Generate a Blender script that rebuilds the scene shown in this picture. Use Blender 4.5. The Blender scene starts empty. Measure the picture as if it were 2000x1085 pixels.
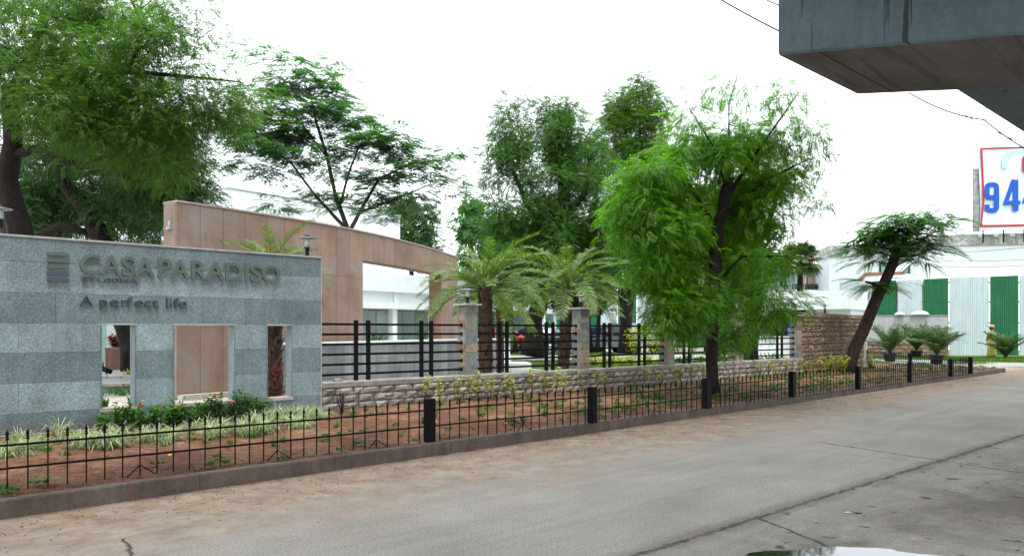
import bpy, bmesh, math, random
import numpy as np
from mathutils import Vector, Matrix, noise as mnoise
random.seed(7)
RNG = np.random.default_rng(11)
SC = bpy.context.scene
COL = SC.collection
rad = math.radians

# ------------------------------------------------------------------ camera
F, CX, CY, CAMZ = 1519.0, 1000.0, 645.0, 1.5        # focal length and horizon in photo pixels
cam_d = bpy.data.cameras.new('camera')
cam = bpy.data.objects.new('camera', cam_d); COL.objects.link(cam)
cam.location = (0, 0, CAMZ); cam.rotation_euler = (rad(90), 0, 0)
cam_d.sensor_width = 36; cam_d.lens = 36 * F / 2000; cam_d.shift_y = (CY - 542.5) / 2000
cam_d.clip_start = .05; cam_d.clip_end = 2000
SC.camera = cam
# ------------------------------------------------------------------ sky, sun, exposure
world = bpy.data.worlds.new('World'); SC.world = world; world.use_nodes = True
wn, wl = world.node_tree.nodes, world.node_tree.links
bg = wn['Background']; bg.inputs['Strength'].default_value = .118
sky = wn.new('ShaderNodeTexSky'); sky.sky_type = 'NISHITA'; sky.sun_disc = False
sky.sun_elevation = rad(72); sky.sun_rotation = rad(176); sky.dust_density = 4; sky.air_density = 1.2
mixw = wn.new('ShaderNodeMix'); mixw.data_type = 'RGBA'; mixw.inputs[0].default_value = .86
wl.new(sky.outputs[0], mixw.inputs[6]); mixw.inputs[7].default_value = (9.7, 10.3, 10.7, 1)
wl.new(mixw.outputs[2], bg.inputs[0])
sun_d = bpy.data.lights.new('sun', 'SUN'); sun_d.energy = 1.6; sun_d.angle = rad(14); sun_d.color = (1, .96, .9)
sun = bpy.data.objects.new('sun', sun_d); COL.objects.link(sun)
sv = Vector((math.sin(rad(176)) * math.cos(rad(72)), math.cos(rad(176)) * math.cos(rad(72)), math.sin(rad(72))))
sun.rotation_euler = sv.to_track_quat('Z', 'Y').to_euler()
SC.view_settings.view_transform = 'Standard'; SC.view_settings.look = 'None'
SC.view_settings.gamma = 1; SC.view_settings.use_curve_mapping = False
SC.view_settings.exposure = 1.3
SC.cycles.use_denoising = True
SC.cycles.max_bounces = 8; SC.cycles.transparent_max_bounces = 8

# ------------------------------------------------------------------ helpers
def P(x, y, Y):                                       # photo pixel at depth Y -> world point
    return Vector(((x - CX) / F * Y, Y, CAMZ - (y - CY) / F * Y))
def G(x, y, z=0.):                                    # photo pixel on the horizontal plane z
    Y = (CAMZ - z) * F / (y - CY)
    return Vector(((x - CX) / F * Y, Y, z))
ORG = {}
def org(o): return ORG.get(o.name, Vector((0, 0, 0))) if o else Vector((0, 0, 0))
def tag(o, label=None, cat=None, group=None, kind=None):
    if label: o['label'] = label
    if cat: o['category'] = cat
    if group: o['group'] = group
    if kind: o['kind'] = kind
    return o
def thing(name, loc, label, cat, group=None):
    o = bpy.data.objects.new(name, None); COL.objects.link(o); o.location = loc
    o.empty_display_size = .1; ORG[o.name] = Vector(loc)
    return tag(o, label, cat, group)
def link(name, me, parent=None, kind=None):
    o = bpy.data.objects.new(name, me); COL.objects.link(o)
    if parent: o.parent = parent; ORG[o.name] = org(parent)
    if kind: o['kind'] = kind
    return o
def place(name, me, parent, loc, rz=0, scale=None, mat=None):      # a piece sharing its mesh
    o = link(name, me, parent)
    o.location = Vector(loc) - org(parent); o.rotation_euler = (0, 0, rz)
    if scale: o.scale = scale
    if mat:
        o.material_slots[0].link = 'OBJECT'; o.material_slots[0].material = mat
    return o
class MB:
    def __init__(s): s.v = []; s.f = []; s.sm = []
    def add(s, vs, fs, smooth=False):
        b = len(s.v); s.v += [tuple(v) for v in vs]
        s.f += [tuple(i + b for i in f) for f in fs]; s.sm += [smooth] * len(fs)
        return s
    def hexa(s, p):                                   # 8 corners: bottom 4 ccw, top 4 ccw
        return s.add(p, [(3,2,1,0),(4,5,6,7),(0,1,5,4),(1,2,6,5),(2,3,7,6),(3,0,4,7)])
    def box(s, c, sz, rz=0):
        cx, cy, cz = c; a, b, h = sz[0]/2, sz[1]/2, sz[2]/2; co, si = math.cos(rz), math.sin(rz)
        p = []
        for z in (-h, h):
            for x, y in ((-a,-b),(a,-b),(a,b),(-a,b)):
                p.append((cx + x*co - y*si, cy + x*si + y*co, cz + z))
        return s.hexa(p)
    def prism(s, poly, z0, z1):
        n = len(poly); v = [(x, y, z0) for x, y in poly] + [(x, y, z1) for x, y in poly]
        return s.add(v, [tuple(range(n))[::-1], tuple(range(n, 2*n))] + [(i, (i+1) % n, (i+1) % n + n, i + n) for i in range(n)])
    def tube(s, pts, rr, n=6, caps=True, smooth=True, jit=0):
        pts = [Vector(p) for p in pts]; k = len(pts)
        if not hasattr(rr, '__len__'): rr = [rr] * k
        vs = []; fs = []
        t0 = (pts[1] - pts[0]).normalized(); a = t0.orthogonal().normalized()
        for i in range(k):
            t = (pts[min(i+1, k-1)] - pts[max(i-1, 0)]).normalized()
            a = (a - t * a.dot(t)).normalized(); b = t.cross(a)
            for j in range(n):
                an = 2*math.pi*j/n; r = rr[i] * (1 + (random.uniform(-jit, jit) if jit else 0))
                vs.append(pts[i] + (a*math.cos(an) + b*math.sin(an)) * r)
        for i in range(k-1):
            for j in range(n):
                fs.append((i*n+j, i*n+(j+1) % n, (i+1)*n+(j+1) % n, (i+1)*n+j))
        if caps: fs += [tuple(range(n))[::-1], tuple(range((k-1)*n, k*n))]
        return s.add(vs, fs, smooth)
    def lathe(s, c, prof, n=16, smooth=True):         # prof: (r, z) from bottom to top
        vs = []; fs = []; k = len(prof)
        for r, z in prof:
            for j in range(n):
                an = 2*math.pi*j/n; vs.append((c[0]+r*math.cos(an), c[1]+r*math.sin(an), c[2]+z))
        for i in range(k-1):
            for j in range(n): fs.append((i*n+j, i*n+(j+1) % n, (i+1)*n+(j+1) % n, (i+1)*n+j))
        fs += [tuple(range(n))[::-1], tuple(range((k-1)*n, k*n))]
        return s.add(vs, fs, smooth)
    def mesh(s, name, mat):
        me = bpy.data.meshes.new(name); me.from_pydata(s.v, [], s.f); me.materials.append(mat)
        me.polygons.foreach_set('use_smooth', s.sm); me.update()
        return me
    def build(s, name, mat, parent=None, kind=None):
        o0 = org(parent)
        if parent: s.v = [(x-o0.x, y-o0.y, z-o0.z) for x, y, z in s.v]
        return link(name, s.mesh(name, mat), parent, kind)
def quads_obj(name, V, mat, parent=None, kind=None, Q=None):       # V (n*4,3) numpy
    V = np.asarray(V, dtype=np.float32).reshape(-1, 3)
    if parent: V = V - np.array(org(parent), dtype=np.float32)
    me = bpy.data.meshes.new(name)
    if Q is None: Q = np.arange(len(V), dtype=np.int32).reshape(-1, 4)
    n = len(Q); me.vertices.add(len(V)); me.vertices.foreach_set('co', V.ravel())
    me.loops.add(n*4); me.loops.foreach_set('vertex_index', Q.ravel().astype(np.int32))
    me.polygons.add(n); me.polygons.foreach_set('loop_start', np.arange(0, n*4, 4, dtype=np.int32))
    me.update(calc_edges=True); me.materials.append(mat)
    return link(name, me, parent, kind)
class Frame:                                          # u along the wall, w out of its face, z up
    def __init__(s, a, b):
        s.o = Vector((a[0], a[1], 0)); d = Vector((b[0]-a[0], b[1]-a[1], 0)); s.L = d.length
        s.d = d.normalized(); s.n = Vector((s.d.y, -s.d.x, 0)); s.rz = math.atan2(s.d.y, s.d.x)
    def p(s, u, w, z): return s.o + s.d*u + s.n*w + Vector((0, 0, z))
    def box(s, mb, u0, u1, w0, w1, z0, z1):
        return mb.hexa([s.p(u0,w1,z0), s.p(u1,w1,z0), s.p(u1,w0,z0), s.p(u0,w0,z0), s.p(u0,w1,z1), s.p(u1,w1,z1), s.p(u1,w0,z1), s.p(u0,w0,z1)])
    def u(s, px, w=0):                                # where the ray through pixel column px meets the face
        k = (px - CX) / F; q = s.o + s.n*w
        return (k*q.y - q.x) / (s.d.x - k*s.d.y)
    def z(s, px, py, w=0):
        Y = s.p(s.u(px, w), w, 0).y; return CAMZ - (py-CY)/F*Y

# ------------------------------------------------------------------ materials
def lin(c):
    return tuple(((v/12.92) if v <= .04045 else ((v+.055)/1.055)**2.4) for v in c)
class Mat:
    def __init__(s, name, col=(.5,.5,.5), rough=.8, spec=.3, metal=0):
        s.m = bpy.data.materials.new(name); s.m.use_nodes = True; s.t = s.m.node_tree
        s.b = s.t.nodes['Principled BSDF']
        s.b.inputs['Base Color'].default_value = (*col, 1); s.b.inputs['Roughness'].default_value = rough
        s.b.inputs['Specular IOR Level'].default_value = spec; s.b.inputs['Metallic'].default_value = metal
        s.col = None
    def n(s, typ, **kw):
        nd = s.t.nodes.new(typ)
        for k, v in kw.items():
            if k.startswith('i_'):
                nd.inputs[k[2:].replace('_', ' ')].default_value = v
            else: setattr(nd, k, v)
        return nd
    def l(s, a, b): s.t.links.new(a, b)
    def pos(s, scale=(1,1,1), rz=0):
        g = s.n('ShaderNodeNewGeometry'); mp = s.n('ShaderNodeMapping')
        mp.inputs['Scale'].default_value = scale; mp.inputs['Rotation'].default_value = (0, 0, rz)
        s.l(g.outputs['Position'], mp.inputs['Vector']); return mp.outputs[0]
    def noise(s, vec, sc, det=4, rough=.55, dist=0):
        nd = s.n('ShaderNodeTexNoise'); nd.inputs['Scale'].default_value = sc; nd.inputs['Detail'].default_value = det
        nd.inputs['Roughness'].default_value = rough; nd.inputs['Distortion'].default_value = dist
        s.l(vec, nd.inputs['Vector']); return nd.outputs['Fac']
    def ramp(s, fac, stops):
        r = s.n('ShaderNodeValToRGB'); e = r.color_ramp.elements
        while len(e) < len(stops): e.new(.5)
        for k, (p, c) in enumerate(stops):
            e[k].position = p; e[k].color = (*c, 1) if hasattr(c, '__len__') else (c, c, c, 1)
        s.l(fac, r.inputs[0]); return r.outputs[0]
    def math(s, op, a, b=None, c=None, clamp=False):
        nd = s.n('ShaderNodeMath', operation=op); nd.use_clamp = clamp
        for i, v in enumerate((a, b, c)):
            if v is None: continue
            if isinstance(v, (int, float)): nd.inputs[i].default_value = v
            else: s.l(v, nd.inputs[i])
        return nd.outputs[0]
    def mix(s, fac, a, b, blend='MIX'):
        nd = s.n('ShaderNodeMix', data_type='RGBA', blend_type=blend)
        for i, v in ((0, fac), (6, a), (7, b)):
            if isinstance(v, (int, float)): nd.inputs[i].default_value = v
            elif isinstance(v, tuple): nd.inputs[i].default_value = (*v, 1)
            else: s.l(v, nd.inputs[i])
        return nd.outputs[2]
    def base(s, c): s.l(c, s.b.inputs['Base Color']); s.col = c; return s
    def bump(s, h, strength=.3, dist=.02):
        b = s.n('ShaderNodeBump'); b.inputs['Strength'].default_value = strength; b.inputs['Distance'].default_value = dist
        s.l(h, b.inputs['Height']); s.l(b.outputs[0], s.b.inputs['Normal']); return s
    def rnd(s):
        return s.n('ShaderNodeObjectInfo').outputs['Random']
def mul(c, k): return tuple(v*k for v in c)

def mottled(name, c, var=.25, sc=3, rough=.85, fine=60, streak=0, bump=.25, bd=.01, dirt=None, dirt_lo=.55, objvar=.0, spec=.25):
    m = Mat(name, c, rough, spec); v = m.pos()
    a = m.noise(v, sc, 6, .6); b = m.noise(v, fine, 3, .6)
    col = m.ramp(a, [(.3, mul(c, 1-var)), (.7, mul(c, 1+var))])
    f = m.ramp(b, [(.3, 1-var*.7), (.7, 1+var*.5)]); col = m.mix(1, col, f, 'MULTIPLY')
    if streak:
        s_ = m.noise(m.pos((1, 1, .08)), 7, 5, .65)
        col = m.mix(1, col, m.ramp(s_, [(.35, 1-streak), (.6, 1.0)]), 'MULTIPLY')
    if dirt:
        dn = m.noise(v, sc*.7, 8, .7, .4)
        col = m.mix(m.ramp(dn, [(dirt_lo, 0.), (dirt_lo+.18, 1.)]), col, dirt)
    if objvar:
        r = m.rnd(); k = m.math('MULTIPLY_ADD', r, 2*objvar, 1-objvar)
        cc = m.n('ShaderNodeCombineColor'); [m.l(k, cc.inputs[i]) for i in range(3)]
        col = m.mix(1, col, cc.outputs[0], 'MULTIPLY')
    m.base(col); m.bump(m.math('ADD', b, a), bump, bd)
    return m
def granite(name, c):
    m = Mat(name, c, .55, .35); v = m.pos()
    vor = m.n('ShaderNodeTexVoronoi'); vor.inputs['Scale'].default_value = 95; m.l(v, vor.inputs['Vector'])
    sep = m.n('ShaderNodeSeparateColor'); m.l(vor.outputs['Color'], sep.inputs[0])
    col = m.ramp(sep.outputs[0], [(0, mul(c, .55)), (.25, mul(c, .82)), (.6, c), (.9, mul(c, 1.25)), (1, mul(c, 1.5))])
    big = m.noise(v, 1.6, 6, .65, .3)
    col = m.mix(1, col, m.ramp(big, [(.3, .72), (.55, 1.), (.75, 1.22)]), 'MULTIPLY')
    st = m.noise(m.pos((1, 1, .1)), 6, 5, .7); col = m.mix(1, col, m.ramp(st, [(.3, .8), (.55, 1.)]), 'MULTIPLY')
    wh = m.noise(v, 4.5, 8, .75, 1.5); col = m.mix(m.ramp(wh, [(.66, 0.), (.76, .35)]), col, mul(c, 2.0))
    # damp splashed earth near the ground
    g = m.n('ShaderNodeSeparateXYZ'); m.l(v, g.inputs[0])
    low = m.math('MULTIPLY', m.ramp(g.outputs[2], [(.12, 1.), (.42, 0.)]), m.ramp(m.noise(v, 5, 5), [(.35, .1), (.65, .8)]))
    col = m.mix(low, col, (.12, .085, .06))
    r = m.rnd(); k = m.math('MULTIPLY_ADD', r, .22, .89)
    cc = m.n('ShaderNodeCombineColor'); [m.l(k, cc.inputs[i]) for i in range(3)]
    m.base(m.mix(1, col, cc.outputs[0], 'MULTIPLY')); m.bump(sep.outputs[0], .12, .003)
    return m.m
def leafmat(name, c, trans=.45, var=.3, hue=(1.15, 1.1, .7), sc=1.3):
    m = bpy.data.materials.new(name); m.use_nodes = True; t = m.node_tree; t.nodes.clear()
    M = Mat.__new__(Mat); M.m = m; M.t = t
    g = M.n('ShaderNodeNewGeometry')
    col = M.mix(g.outputs['Random Per Island'], mul(c, 1-var), tuple(c[i]*hue[i]*(1+var) for i in range(3)))
    nz = M.noise(M.pos(), sc, 3); col = M.mix(1, col, M.ramp(nz, [(.3, .65), (.7, 1.3)]), 'MULTIPLY')
    p = M.n('ShaderNodeBsdfPrincipled'); p.inputs['Roughness'].default_value = .45; p.inputs['Specular IOR Level'].default_value = .35
    tr = M.n('ShaderNodeBsdfTranslucent'); ms = M.n('ShaderNodeMixShader'); ms.inputs[0].default_value = trans
    out = M.n('ShaderNodeOutputMaterial')
    M.l(col, p.inputs['Base Color']); M.l(M.mix(1, col, (1.3, 1.45, .5), 'MULTIPLY'), tr.inputs[0])
    M.l(p.outputs[0], ms.inputs[1]); M.l(tr.outputs[0], ms.inputs[2]); M.l(ms.outputs[0], out.inputs[0])
    return m
GRAN_L = granite('pale granite', (.24, .315, .335)); GRAN_D = granite('dark granite', (.165, .22, .238))
GRAN_TRIM = mottled('granite trim', (.36, .36, .35), .2, 6, .6, 90).m
SILL = mottled('dusty sill stone', (.4, .36, .31), .3, 9, .7, 60).m
PINK = mottled('pink sandstone', (.275, .18, .138), .2, 1.6, .8, 55, streak=.12, dirt=(.265, .222, .20), dirt_lo=.47, objvar=.07, bump=.3, bd=.004).m
PINK_D = mottled('dark joint', (.11, .07, .055), .3, 3).m
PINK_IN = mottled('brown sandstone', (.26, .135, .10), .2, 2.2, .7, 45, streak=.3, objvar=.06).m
SLATE = [mottled('slate '+n, mul(c, 1.0), .3, 9, .7, 50, bump=.5, bd=.008, objvar=.16).m for n, c in
         (('green', (.20, .225, .20)), ('grey', (.225, .23, .215)), ('pink', (.29, .195, .165)), ('tan', (.29, .245, .17)), ('blue', (.175, .205, .21)), ('rust', (.27, .16, .12)), ('sage', (.21, .23, .19)), ('ash', (.25, .245, .225)))]
CONC = mottled('cast concrete', (.33, .315, .29), .3, 4, .85, 40, streak=.2, dirt=(.12, .095, .07)).m
KERB = mottled('kerb concrete', (.15, .118, .098), .3, 3, .85, 40, streak=.25, dirt=(.20, .09, .05), dirt_lo=.6).m
MORTAR = mottled('mortar', (.13, .11, .09), .3, 6).m
RUB = mottled('rubble stone', (.30, .275, .245), .35, 5, .9, 45, streak=.35, bump=.7, bd=.015, dirt=(.13, .095, .075), dirt_lo=.52, objvar=.28).m
RUBB = mottled('brown rubble stone', (.20, .142, .098), .3, 6, .9, 40, bump=.8, bd=.02, objvar=.25).m
IRON = mottled('black painted iron', (.005, .005, .006), .4, 9, .6, 60, bump=.05, spec=.12).m
WHITE = mottled('white wall paint', (.70, .76, .77), .04, 1.5, .7, 20, streak=.06, bump=.05).m
WHITE_ST = mottled('weathered whitewash', (.52, .58, .61), .06, .8, .8, 12, streak=.1, dirt=(.42, .48, .58), dirt_lo=.58).m
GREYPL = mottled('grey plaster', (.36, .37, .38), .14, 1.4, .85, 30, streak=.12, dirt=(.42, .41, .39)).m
PARAPET = mottled('mouldy parapet', (.44, .44, .43), .35, 1.2, .9, 8, streak=.45, dirt=(.12, .12, .12), dirt_lo=.52).m
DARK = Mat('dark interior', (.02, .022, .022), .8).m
STEELG = mottled('grey steel', (.3, .32, .33), .1, 3, .4).m
def glassy(name, c, rough=.12):
    m = Mat(name, c, rough, .6); v = m.noise(m.pos((1, 1, .2)), 1.2, 3)
    m.base(m.ramp(v, [(.3, mul(c, .8)), (.7, mul(c, 1.15))])); return m.m
TEAL = glassy('teal window glass', (.30, .42, .38)); TEAL2 = glassy('dark teal glass', (.12, .24, .22))
SHEETG = mottled('green painted sheet', (.018, .135, .055), .12, 1.5, .5, 15, streak=.15).m
SHEETW = mottled('white painted sheet', (.47, .55, .575), .07, 1.5, .5, 15, streak=.12, dirt=(.5, .45, .38), dirt_lo=.66).m
BARK = mottled('brown bark', (.05, .031, .022), .4, 7, .95, 35, streak=.35, bump=.8, bd=.03).m
BARKD = mottled('dark bark', (.022, .017, .014), .4, 7, .95, 35, streak=.35, bump=.8, bd=.03).m
BARKG = mottled('grey bark', (.085, .07, .06), .35, 5, .95, 30, streak=.3, bump=.6, bd=.02).m
PALMB = mottled('palm boot bark', (.095, .06, .042), .45, 10, .95, 50, bump=.7, bd=.02, objvar=.5).m
L_NEEM = leafmat('neem leaf', (.055, .128, .026), .48)
L_DARK = leafmat('dark neem leaf', (.032, .085, .028), .38)
L_GUL = leafmat('poinciana leaf', (.04, .135, .042), .48)
L_LIME = leafmat('fresh feathery leaf', (.066, .205, .014), .54, .5, (1.4, 1.1, .5), 1.4)
L_RAIN = leafmat('feathery leaf', (.05, .17, .038), .5)
L_PALM = leafmat('date palm leaflet', (.08, .16, .034), .34, .45, (1.45, 1.2, 1.2))
L_IXO = leafmat('glossy shrub leaf', (.045, .14, .024), .35, .4)
L_CREAM = leafmat('cream variegated leaf', (.34, .36, .14), .35, .4, (1.2, 1.1, .9), 4)
L_WHITE = leafmat('white striped blade', (.18, .26, .12), .35, .65, (1.9, 1.5, 2.2), 6)
L_GRASS = leafmat('grass blade', (.06, .13, .025), .35, .35)
L_RED = leafmat('dark red leaf', (.13, .015, .025), .3, .4, (1.5, 1., 1.3))
L_CROT = leafmat('yellow green leaf', (.28, .36, .05), .4, .5, (1.3, 1.1, .6), 3)
# ================================================================== ground, road, bed, yard
def sheet(name, pts, z, mat, kind='structure', label=None):
    m = MB(); m.add([(x, y, z) for x, y in pts], [tuple(range(len(pts)))]); return tag(m.build(name, mat, None, kind), label)
gm = mottled('far ground', (.23, .19, .15), .25, .3, .95, 6).m
sheet('ground', [(-400,-400), (400,-400), (400,600), (-400,600)], -.03, gm)
# kerb line: X = Y - 10.25 on the road plane; road coordinates run along it
KD = Vector((1, 1.0, 0)).normalized(); KN = Vector((1, -1, 0)).normalized()
def kerbpt(Y): return Vector((Y - 10.25, Y, 0))
rm = Mat('worn concrete road', (.3, .29, .27), .8, .25)
v = rm.pos(); sp = rm.n('ShaderNodeSeparateXYZ'); rm.l(v, sp.inputs[0])
dk = rm.math('SUBTRACT', rm.math('SUBTRACT', sp.outputs[0], sp.outputs[1]), -10.25)      # 1.414 * distance from kerb
dk = rm.math('MULTIPLY', dk, .7071)
n1 = rm.noise(v, .55, 6, .6); n2 = rm.noise(v, 3, 6, .65); n3 = rm.noise(v, 45, 3, .6)
al = rm.math('MULTIPLY', rm.math('ADD', sp.outputs[0], sp.outputs[1]), .7071)
def along(a, b):
    c_ = rm.n('ShaderNodeCombineXYZ'); rm.l(rm.math('MULTIPLY', dk, a), c_.inputs[0]); rm.l(rm.math('MULTIPLY', al, b), c_.inputs[1]); return c_.outputs[0]
nl = rm.noise(along(1.4, .3), 1.6, 7, .7)
col = rm.ramp(n1, [(.3, (.33, .298, .262)), (.5, (.395, .358, .315)), (.7, (.455, .415, .37))])
col = rm.mix(1, col, rm.ramp(n3, [(.3, .72), (.5, 1.), (.75, 1.2)]), 'MULTIPLY')
col = rm.mix(1, col, rm.ramp(rm.noise(v, 85, 3, .7), [(.3, .62), (.5, 1.), (.68, 1.4)]), 'MULTIPLY')
col = rm.mix(1, col, rm.ramp(nl, [(.3, .86), (.6, 1.05)]), 'MULTIPLY')
# blown sand beside the kerb
sandw = rm.math('ADD', dk, rm.math('MULTIPLY', rm.math('SUBTRACT', nl, .5), -3.4))
sandm = rm.ramp(rm.math('DIVIDE', sandw, 4), [(.14, .96), (.34, .6), (.58, 0.)])
sandc = rm.ramp(n2, [(.25, (.19, .098, .055)), (.5, (.36, .245, .165)), (.7, (.47, .37, .275))])
sandc = rm.mix(1, sandc, rm.ramp(rm.noise(v, 14, 6, .7), [(.3, .55), (.48, 1.), (.75, 1.15)]), 'MULTIPLY')
sandm = rm.math('MULTIPLY', sandm, rm.ramp(rm.noise(v, 5, 8, .75, .5), [(.32, .35), (.5, 1.)]))
col = rm.mix(sandm, col, sandc)
tyr = rm.noise(along(1, .05), 3.5, 5, .65)
col = rm.mix(1, col, rm.ramp(tyr, [(.32, .86), (.5, 1.02), (.7, .93)]), 'MULTIPLY')
col = rm.mix(rm.ramp(rm.noise(v, 9, 5, .7, .3), [(.64, 0.), (.72, .35)]), col, (.16, .13, .105))
# old damp stains, oil and painted-in flyover shade right of the long joint
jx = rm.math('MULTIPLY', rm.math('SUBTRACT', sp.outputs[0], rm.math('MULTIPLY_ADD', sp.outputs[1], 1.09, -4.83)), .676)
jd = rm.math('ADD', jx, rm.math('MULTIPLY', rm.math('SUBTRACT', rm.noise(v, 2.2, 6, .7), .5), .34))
stain_shade = rm.math('MULTIPLY', rm.ramp(jx, [(0., .12), (.9, 1.)]), rm.ramp(rm.noise(v, .7, 8, .75, .6), [(.40, .18), (.56, 1.)]))
col = rm.mix(rm.math('MULTIPLY', stain_shade, .72), col, (.082, .060, .045))
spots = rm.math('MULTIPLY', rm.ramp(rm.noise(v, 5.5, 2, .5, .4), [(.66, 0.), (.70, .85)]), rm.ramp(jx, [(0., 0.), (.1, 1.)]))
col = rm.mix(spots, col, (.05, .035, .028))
# the long joint, the cross joints, and hairline cracks
def band(x, w): return rm.ramp(rm.math('ABSOLUTE', x), [(0., 1.), (w*.35, .9), (w, 0.)])
nj = rm.math('MULTIPLY', rm.math('SUBTRACT', rm.noise(v, 6, 5, .7), .5), .16)
j1 = rm.math('MULTIPLY', band(rm.math('ADD', jx, nj), .034), rm.ramp(rm.noise(v, 2.5, 5, .7), [(.35, .45), (.6, 1.)]))
jh = rm.math('MULTIPLY', band(jd, .16), .45)
def cross(px, py, qx, qy, w, only=None):
    a = G(px, py); b = G(qx, qy); d = (b-a).normalized(); n = Vector((d.y, -d.x, 0))
    e = rm.math('ADD', rm.math('MULTIPLY', sp.outputs[0], n.x), rm.math('MULTIPLY_ADD', sp.outputs[1], n.y, -(n.x*a.x+n.y*a.y)))
    r = band(rm.math('ADD', e, nj), w)
    t = rm.math('ADD', rm.math('MULTIPLY', sp.outputs[0], d.x), rm.math('MULTIPLY_ADD', sp.outputs[1], d.y, -(d.x*a.x+d.y*a.y)))
    L = (b-a).length
    g = rm.math('MULTIPLY', rm.math('GREATER_THAN', t, 0.), rm.math('LESS_THAN', t, L))
    return rm.math('MULTIPLY', r, g)
crk = j1
for a in ((1600,863, 2060,932, .022), (1474,1008, 1640,1075, .022), (247,1050, 256,1085, .02), (1180,840, 1840,905, .008)):
    crk = rm.math('MAXIMUM', crk, cross(*a))
col = rm.mix(jh, col, (.1, .08, .06)); col = rm.mix(rm.math('MULTIPLY', crk, .9), col, (.03, .025, .02))
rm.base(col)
hgt = rm.math('SUBTRACT', rm.math('ADD', rm.math('MULTIPLY', n3, .35), rm.math('MULTIPLY', rm.math('MULTIPLY', rm.noise(v, 16, 6, .7), sandm), 1.6)), rm.math('MULTIPLY', crk, 2.5))
rm.bump(hgt, .5, .012)
# a wet ring round the puddles
pc = G(1650, 1085); pd = rm.n('ShaderNodeVectorMath', operation='DISTANCE'); rm.l(v, pd.inputs[0]); pd.inputs[1].default_value = (pc.x, pc.y, 0)
wet = rm.ramp(rm.math('ADD', pd.outputs['Value'], rm.math('MULTIPLY', n2, .8)), [(.5, 1.), (1., 0.)])
rm.l(rm.ramp(rm.math('MULTIPLY', stain_shade, .5), [(0, .86), (1, .55)]), rm.b.inputs['Roughness'])
a0, a1 = kerbpt(-30), kerbpt(28.2)
road_poly = [(a0.x, a0.y), (a1.x, a1.y), tuple(G(1943,724)[:2]), (16.9, 36.9), (20.8, 31.6), (60, -14), (60, -60), (-30, -60)]
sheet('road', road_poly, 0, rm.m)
sheet('driveway', [(16.0, 28.5), (17.6, 28.0), (19.9, 33.3), (16.9, 38.6), (13.2, 38.6), (13.2, 33)], -.008,
      mottled('dusty driveway', (.42, .39, .36), .15, 1.2, .9, 25, dirt=(.32, .22, .15)).m)
# puddles
wm = Mat('still water', (.02, .022, .022), .03, .9)
wm.bump(wm.noise(wm.pos(), 9, 2), .02, .01)
def puddle(cx, cy, rx, ry, seed, n=48):
    r = random.Random(seed); c = G(cx, cy); m = MB(); ph = [r.uniform(0, 6.28) for _ in range(5)]
    pts = []
    for i in range(n):
        a = 2*math.pi*i/n; k = 1 + sum(.26/(j*.7+1)*math.sin((j+2)*a+ph[j]) for j in range(5)) + r.uniform(-.03, .03)
        pts.append((c.x + math.cos(a)*rx*k, c.y + math.sin(a)*ry*k))
    m.add([(x, y, .005) for x, y in pts], [tuple(range(n))])
    return tag(m.build('puddle', wm.m), None, None, None, 'structure')
puddle(1650, 1083, .47, .20, 3); puddle(1664, 1001, .07, .03, 5)

# low kerb of the planting bed, cast in lengths
kerb = thing('kerb', kerbpt(10), 'long grey concrete kerb edging the red soil planting bed', 'kerb')
KF = Frame(kerbpt(-4), kerbpt(28.0))
u = 0; k = 0
lens = [5.1, 4.2, 3.6, 3.1, 3.1, 3.1, 3.1, 3.1, 3.1, 3.1, 3.1, 3.1, 3.1]
while u < KF.L - .1:
    L = min(lens[k % len(lens)], KF.L-u); m = MB(); nseg = max(2, int(L/.5))
    vs = []; 
    for i in range(nseg+1):
        uu = u + .003 + (L-.006)*i/nseg; e = random.uniform(-.006, .006); e2 = random.uniform(-.004, .004)
        for w, z in ((e, -.02), (e-.004, .138+e2), (e-.016, .15+e2), (-.11, .15+e2), (-.12, -.02)): vs.append(KF.p(uu, w, z))
    fs = [(i*5+j, (i+1)*5+j, (i+1)*5+j+1, i*5+j+1) for i in range(nseg) for j in range(4)] + [(0,1,2,3,4), tuple(nseg*5+q for q in (4,3,2,1,0))]
    m.add(vs, fs); m.build('kerb_stone', KERB, kerb); u += L; k += 1
# return of the kerb at the tip
m = MB(); e = kerbpt(28.0)
RF = Frame(e, (15.2, 33.6)); RF.box(m, .0, RF.L, -.1, .02, -.02, .145); m.build('kerb_stone', KERB, kerb)

WF = Frame((-6.3, 9.58), (-3.1, 12.6))                # face line of sign wall and boundary wall
WL0 = WF.L
def soilpt(a, b):                                      # a along (0 left..1 tip), b kerb->wall
    Y = -2 + a*29.9; k_ = kerbpt(Y) - KN*.118
    s = (k_ - WF.o).dot(WF.d); w = WF.p(min(s*1.0, 20.2), -.02, 0)
    if s > 20.2:
        t = (s-20.2); w = WF.p(20.2, 0, 0).lerp(Vector((15.3, 33.2, 0)), min(t/5.6, 1))
    return k_.lerp(w, b)
def soil_h(x, y):
    p = Vector((x, y, 0))
    return .145 + .022*mnoise.noise(p*1.1) + .014*mnoise.noise(p*4) + .012*mnoise.noise(p*11)
na, nb = 330, 46; m = MB(); vs = []
for i in range(na+1):
    for j in range(nb+1):
        p = soilpt(i/na, j/nb); vs.append((p.x, p.y, soil_h(p.x, p.y) + .05*(j/nb) * (1 if i < 250 else max(0, (290-i)/40)) - (.02 if j == 0 else 0)))
m.add(vs, [(i*(nb+1)+j, (i+1)*(nb+1)+j, (i+1)*(nb+1)+j+1, i*(nb+1)+j+1) for i in range(na) for j in range(nb)], True)
sm = Mat('red earth', (.3, .13, .07), .95, .1); v = sm.pos()
a = sm.noise(v, 1.3, 7, .65); b = sm.noise(v, 13, 6, .7)
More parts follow.
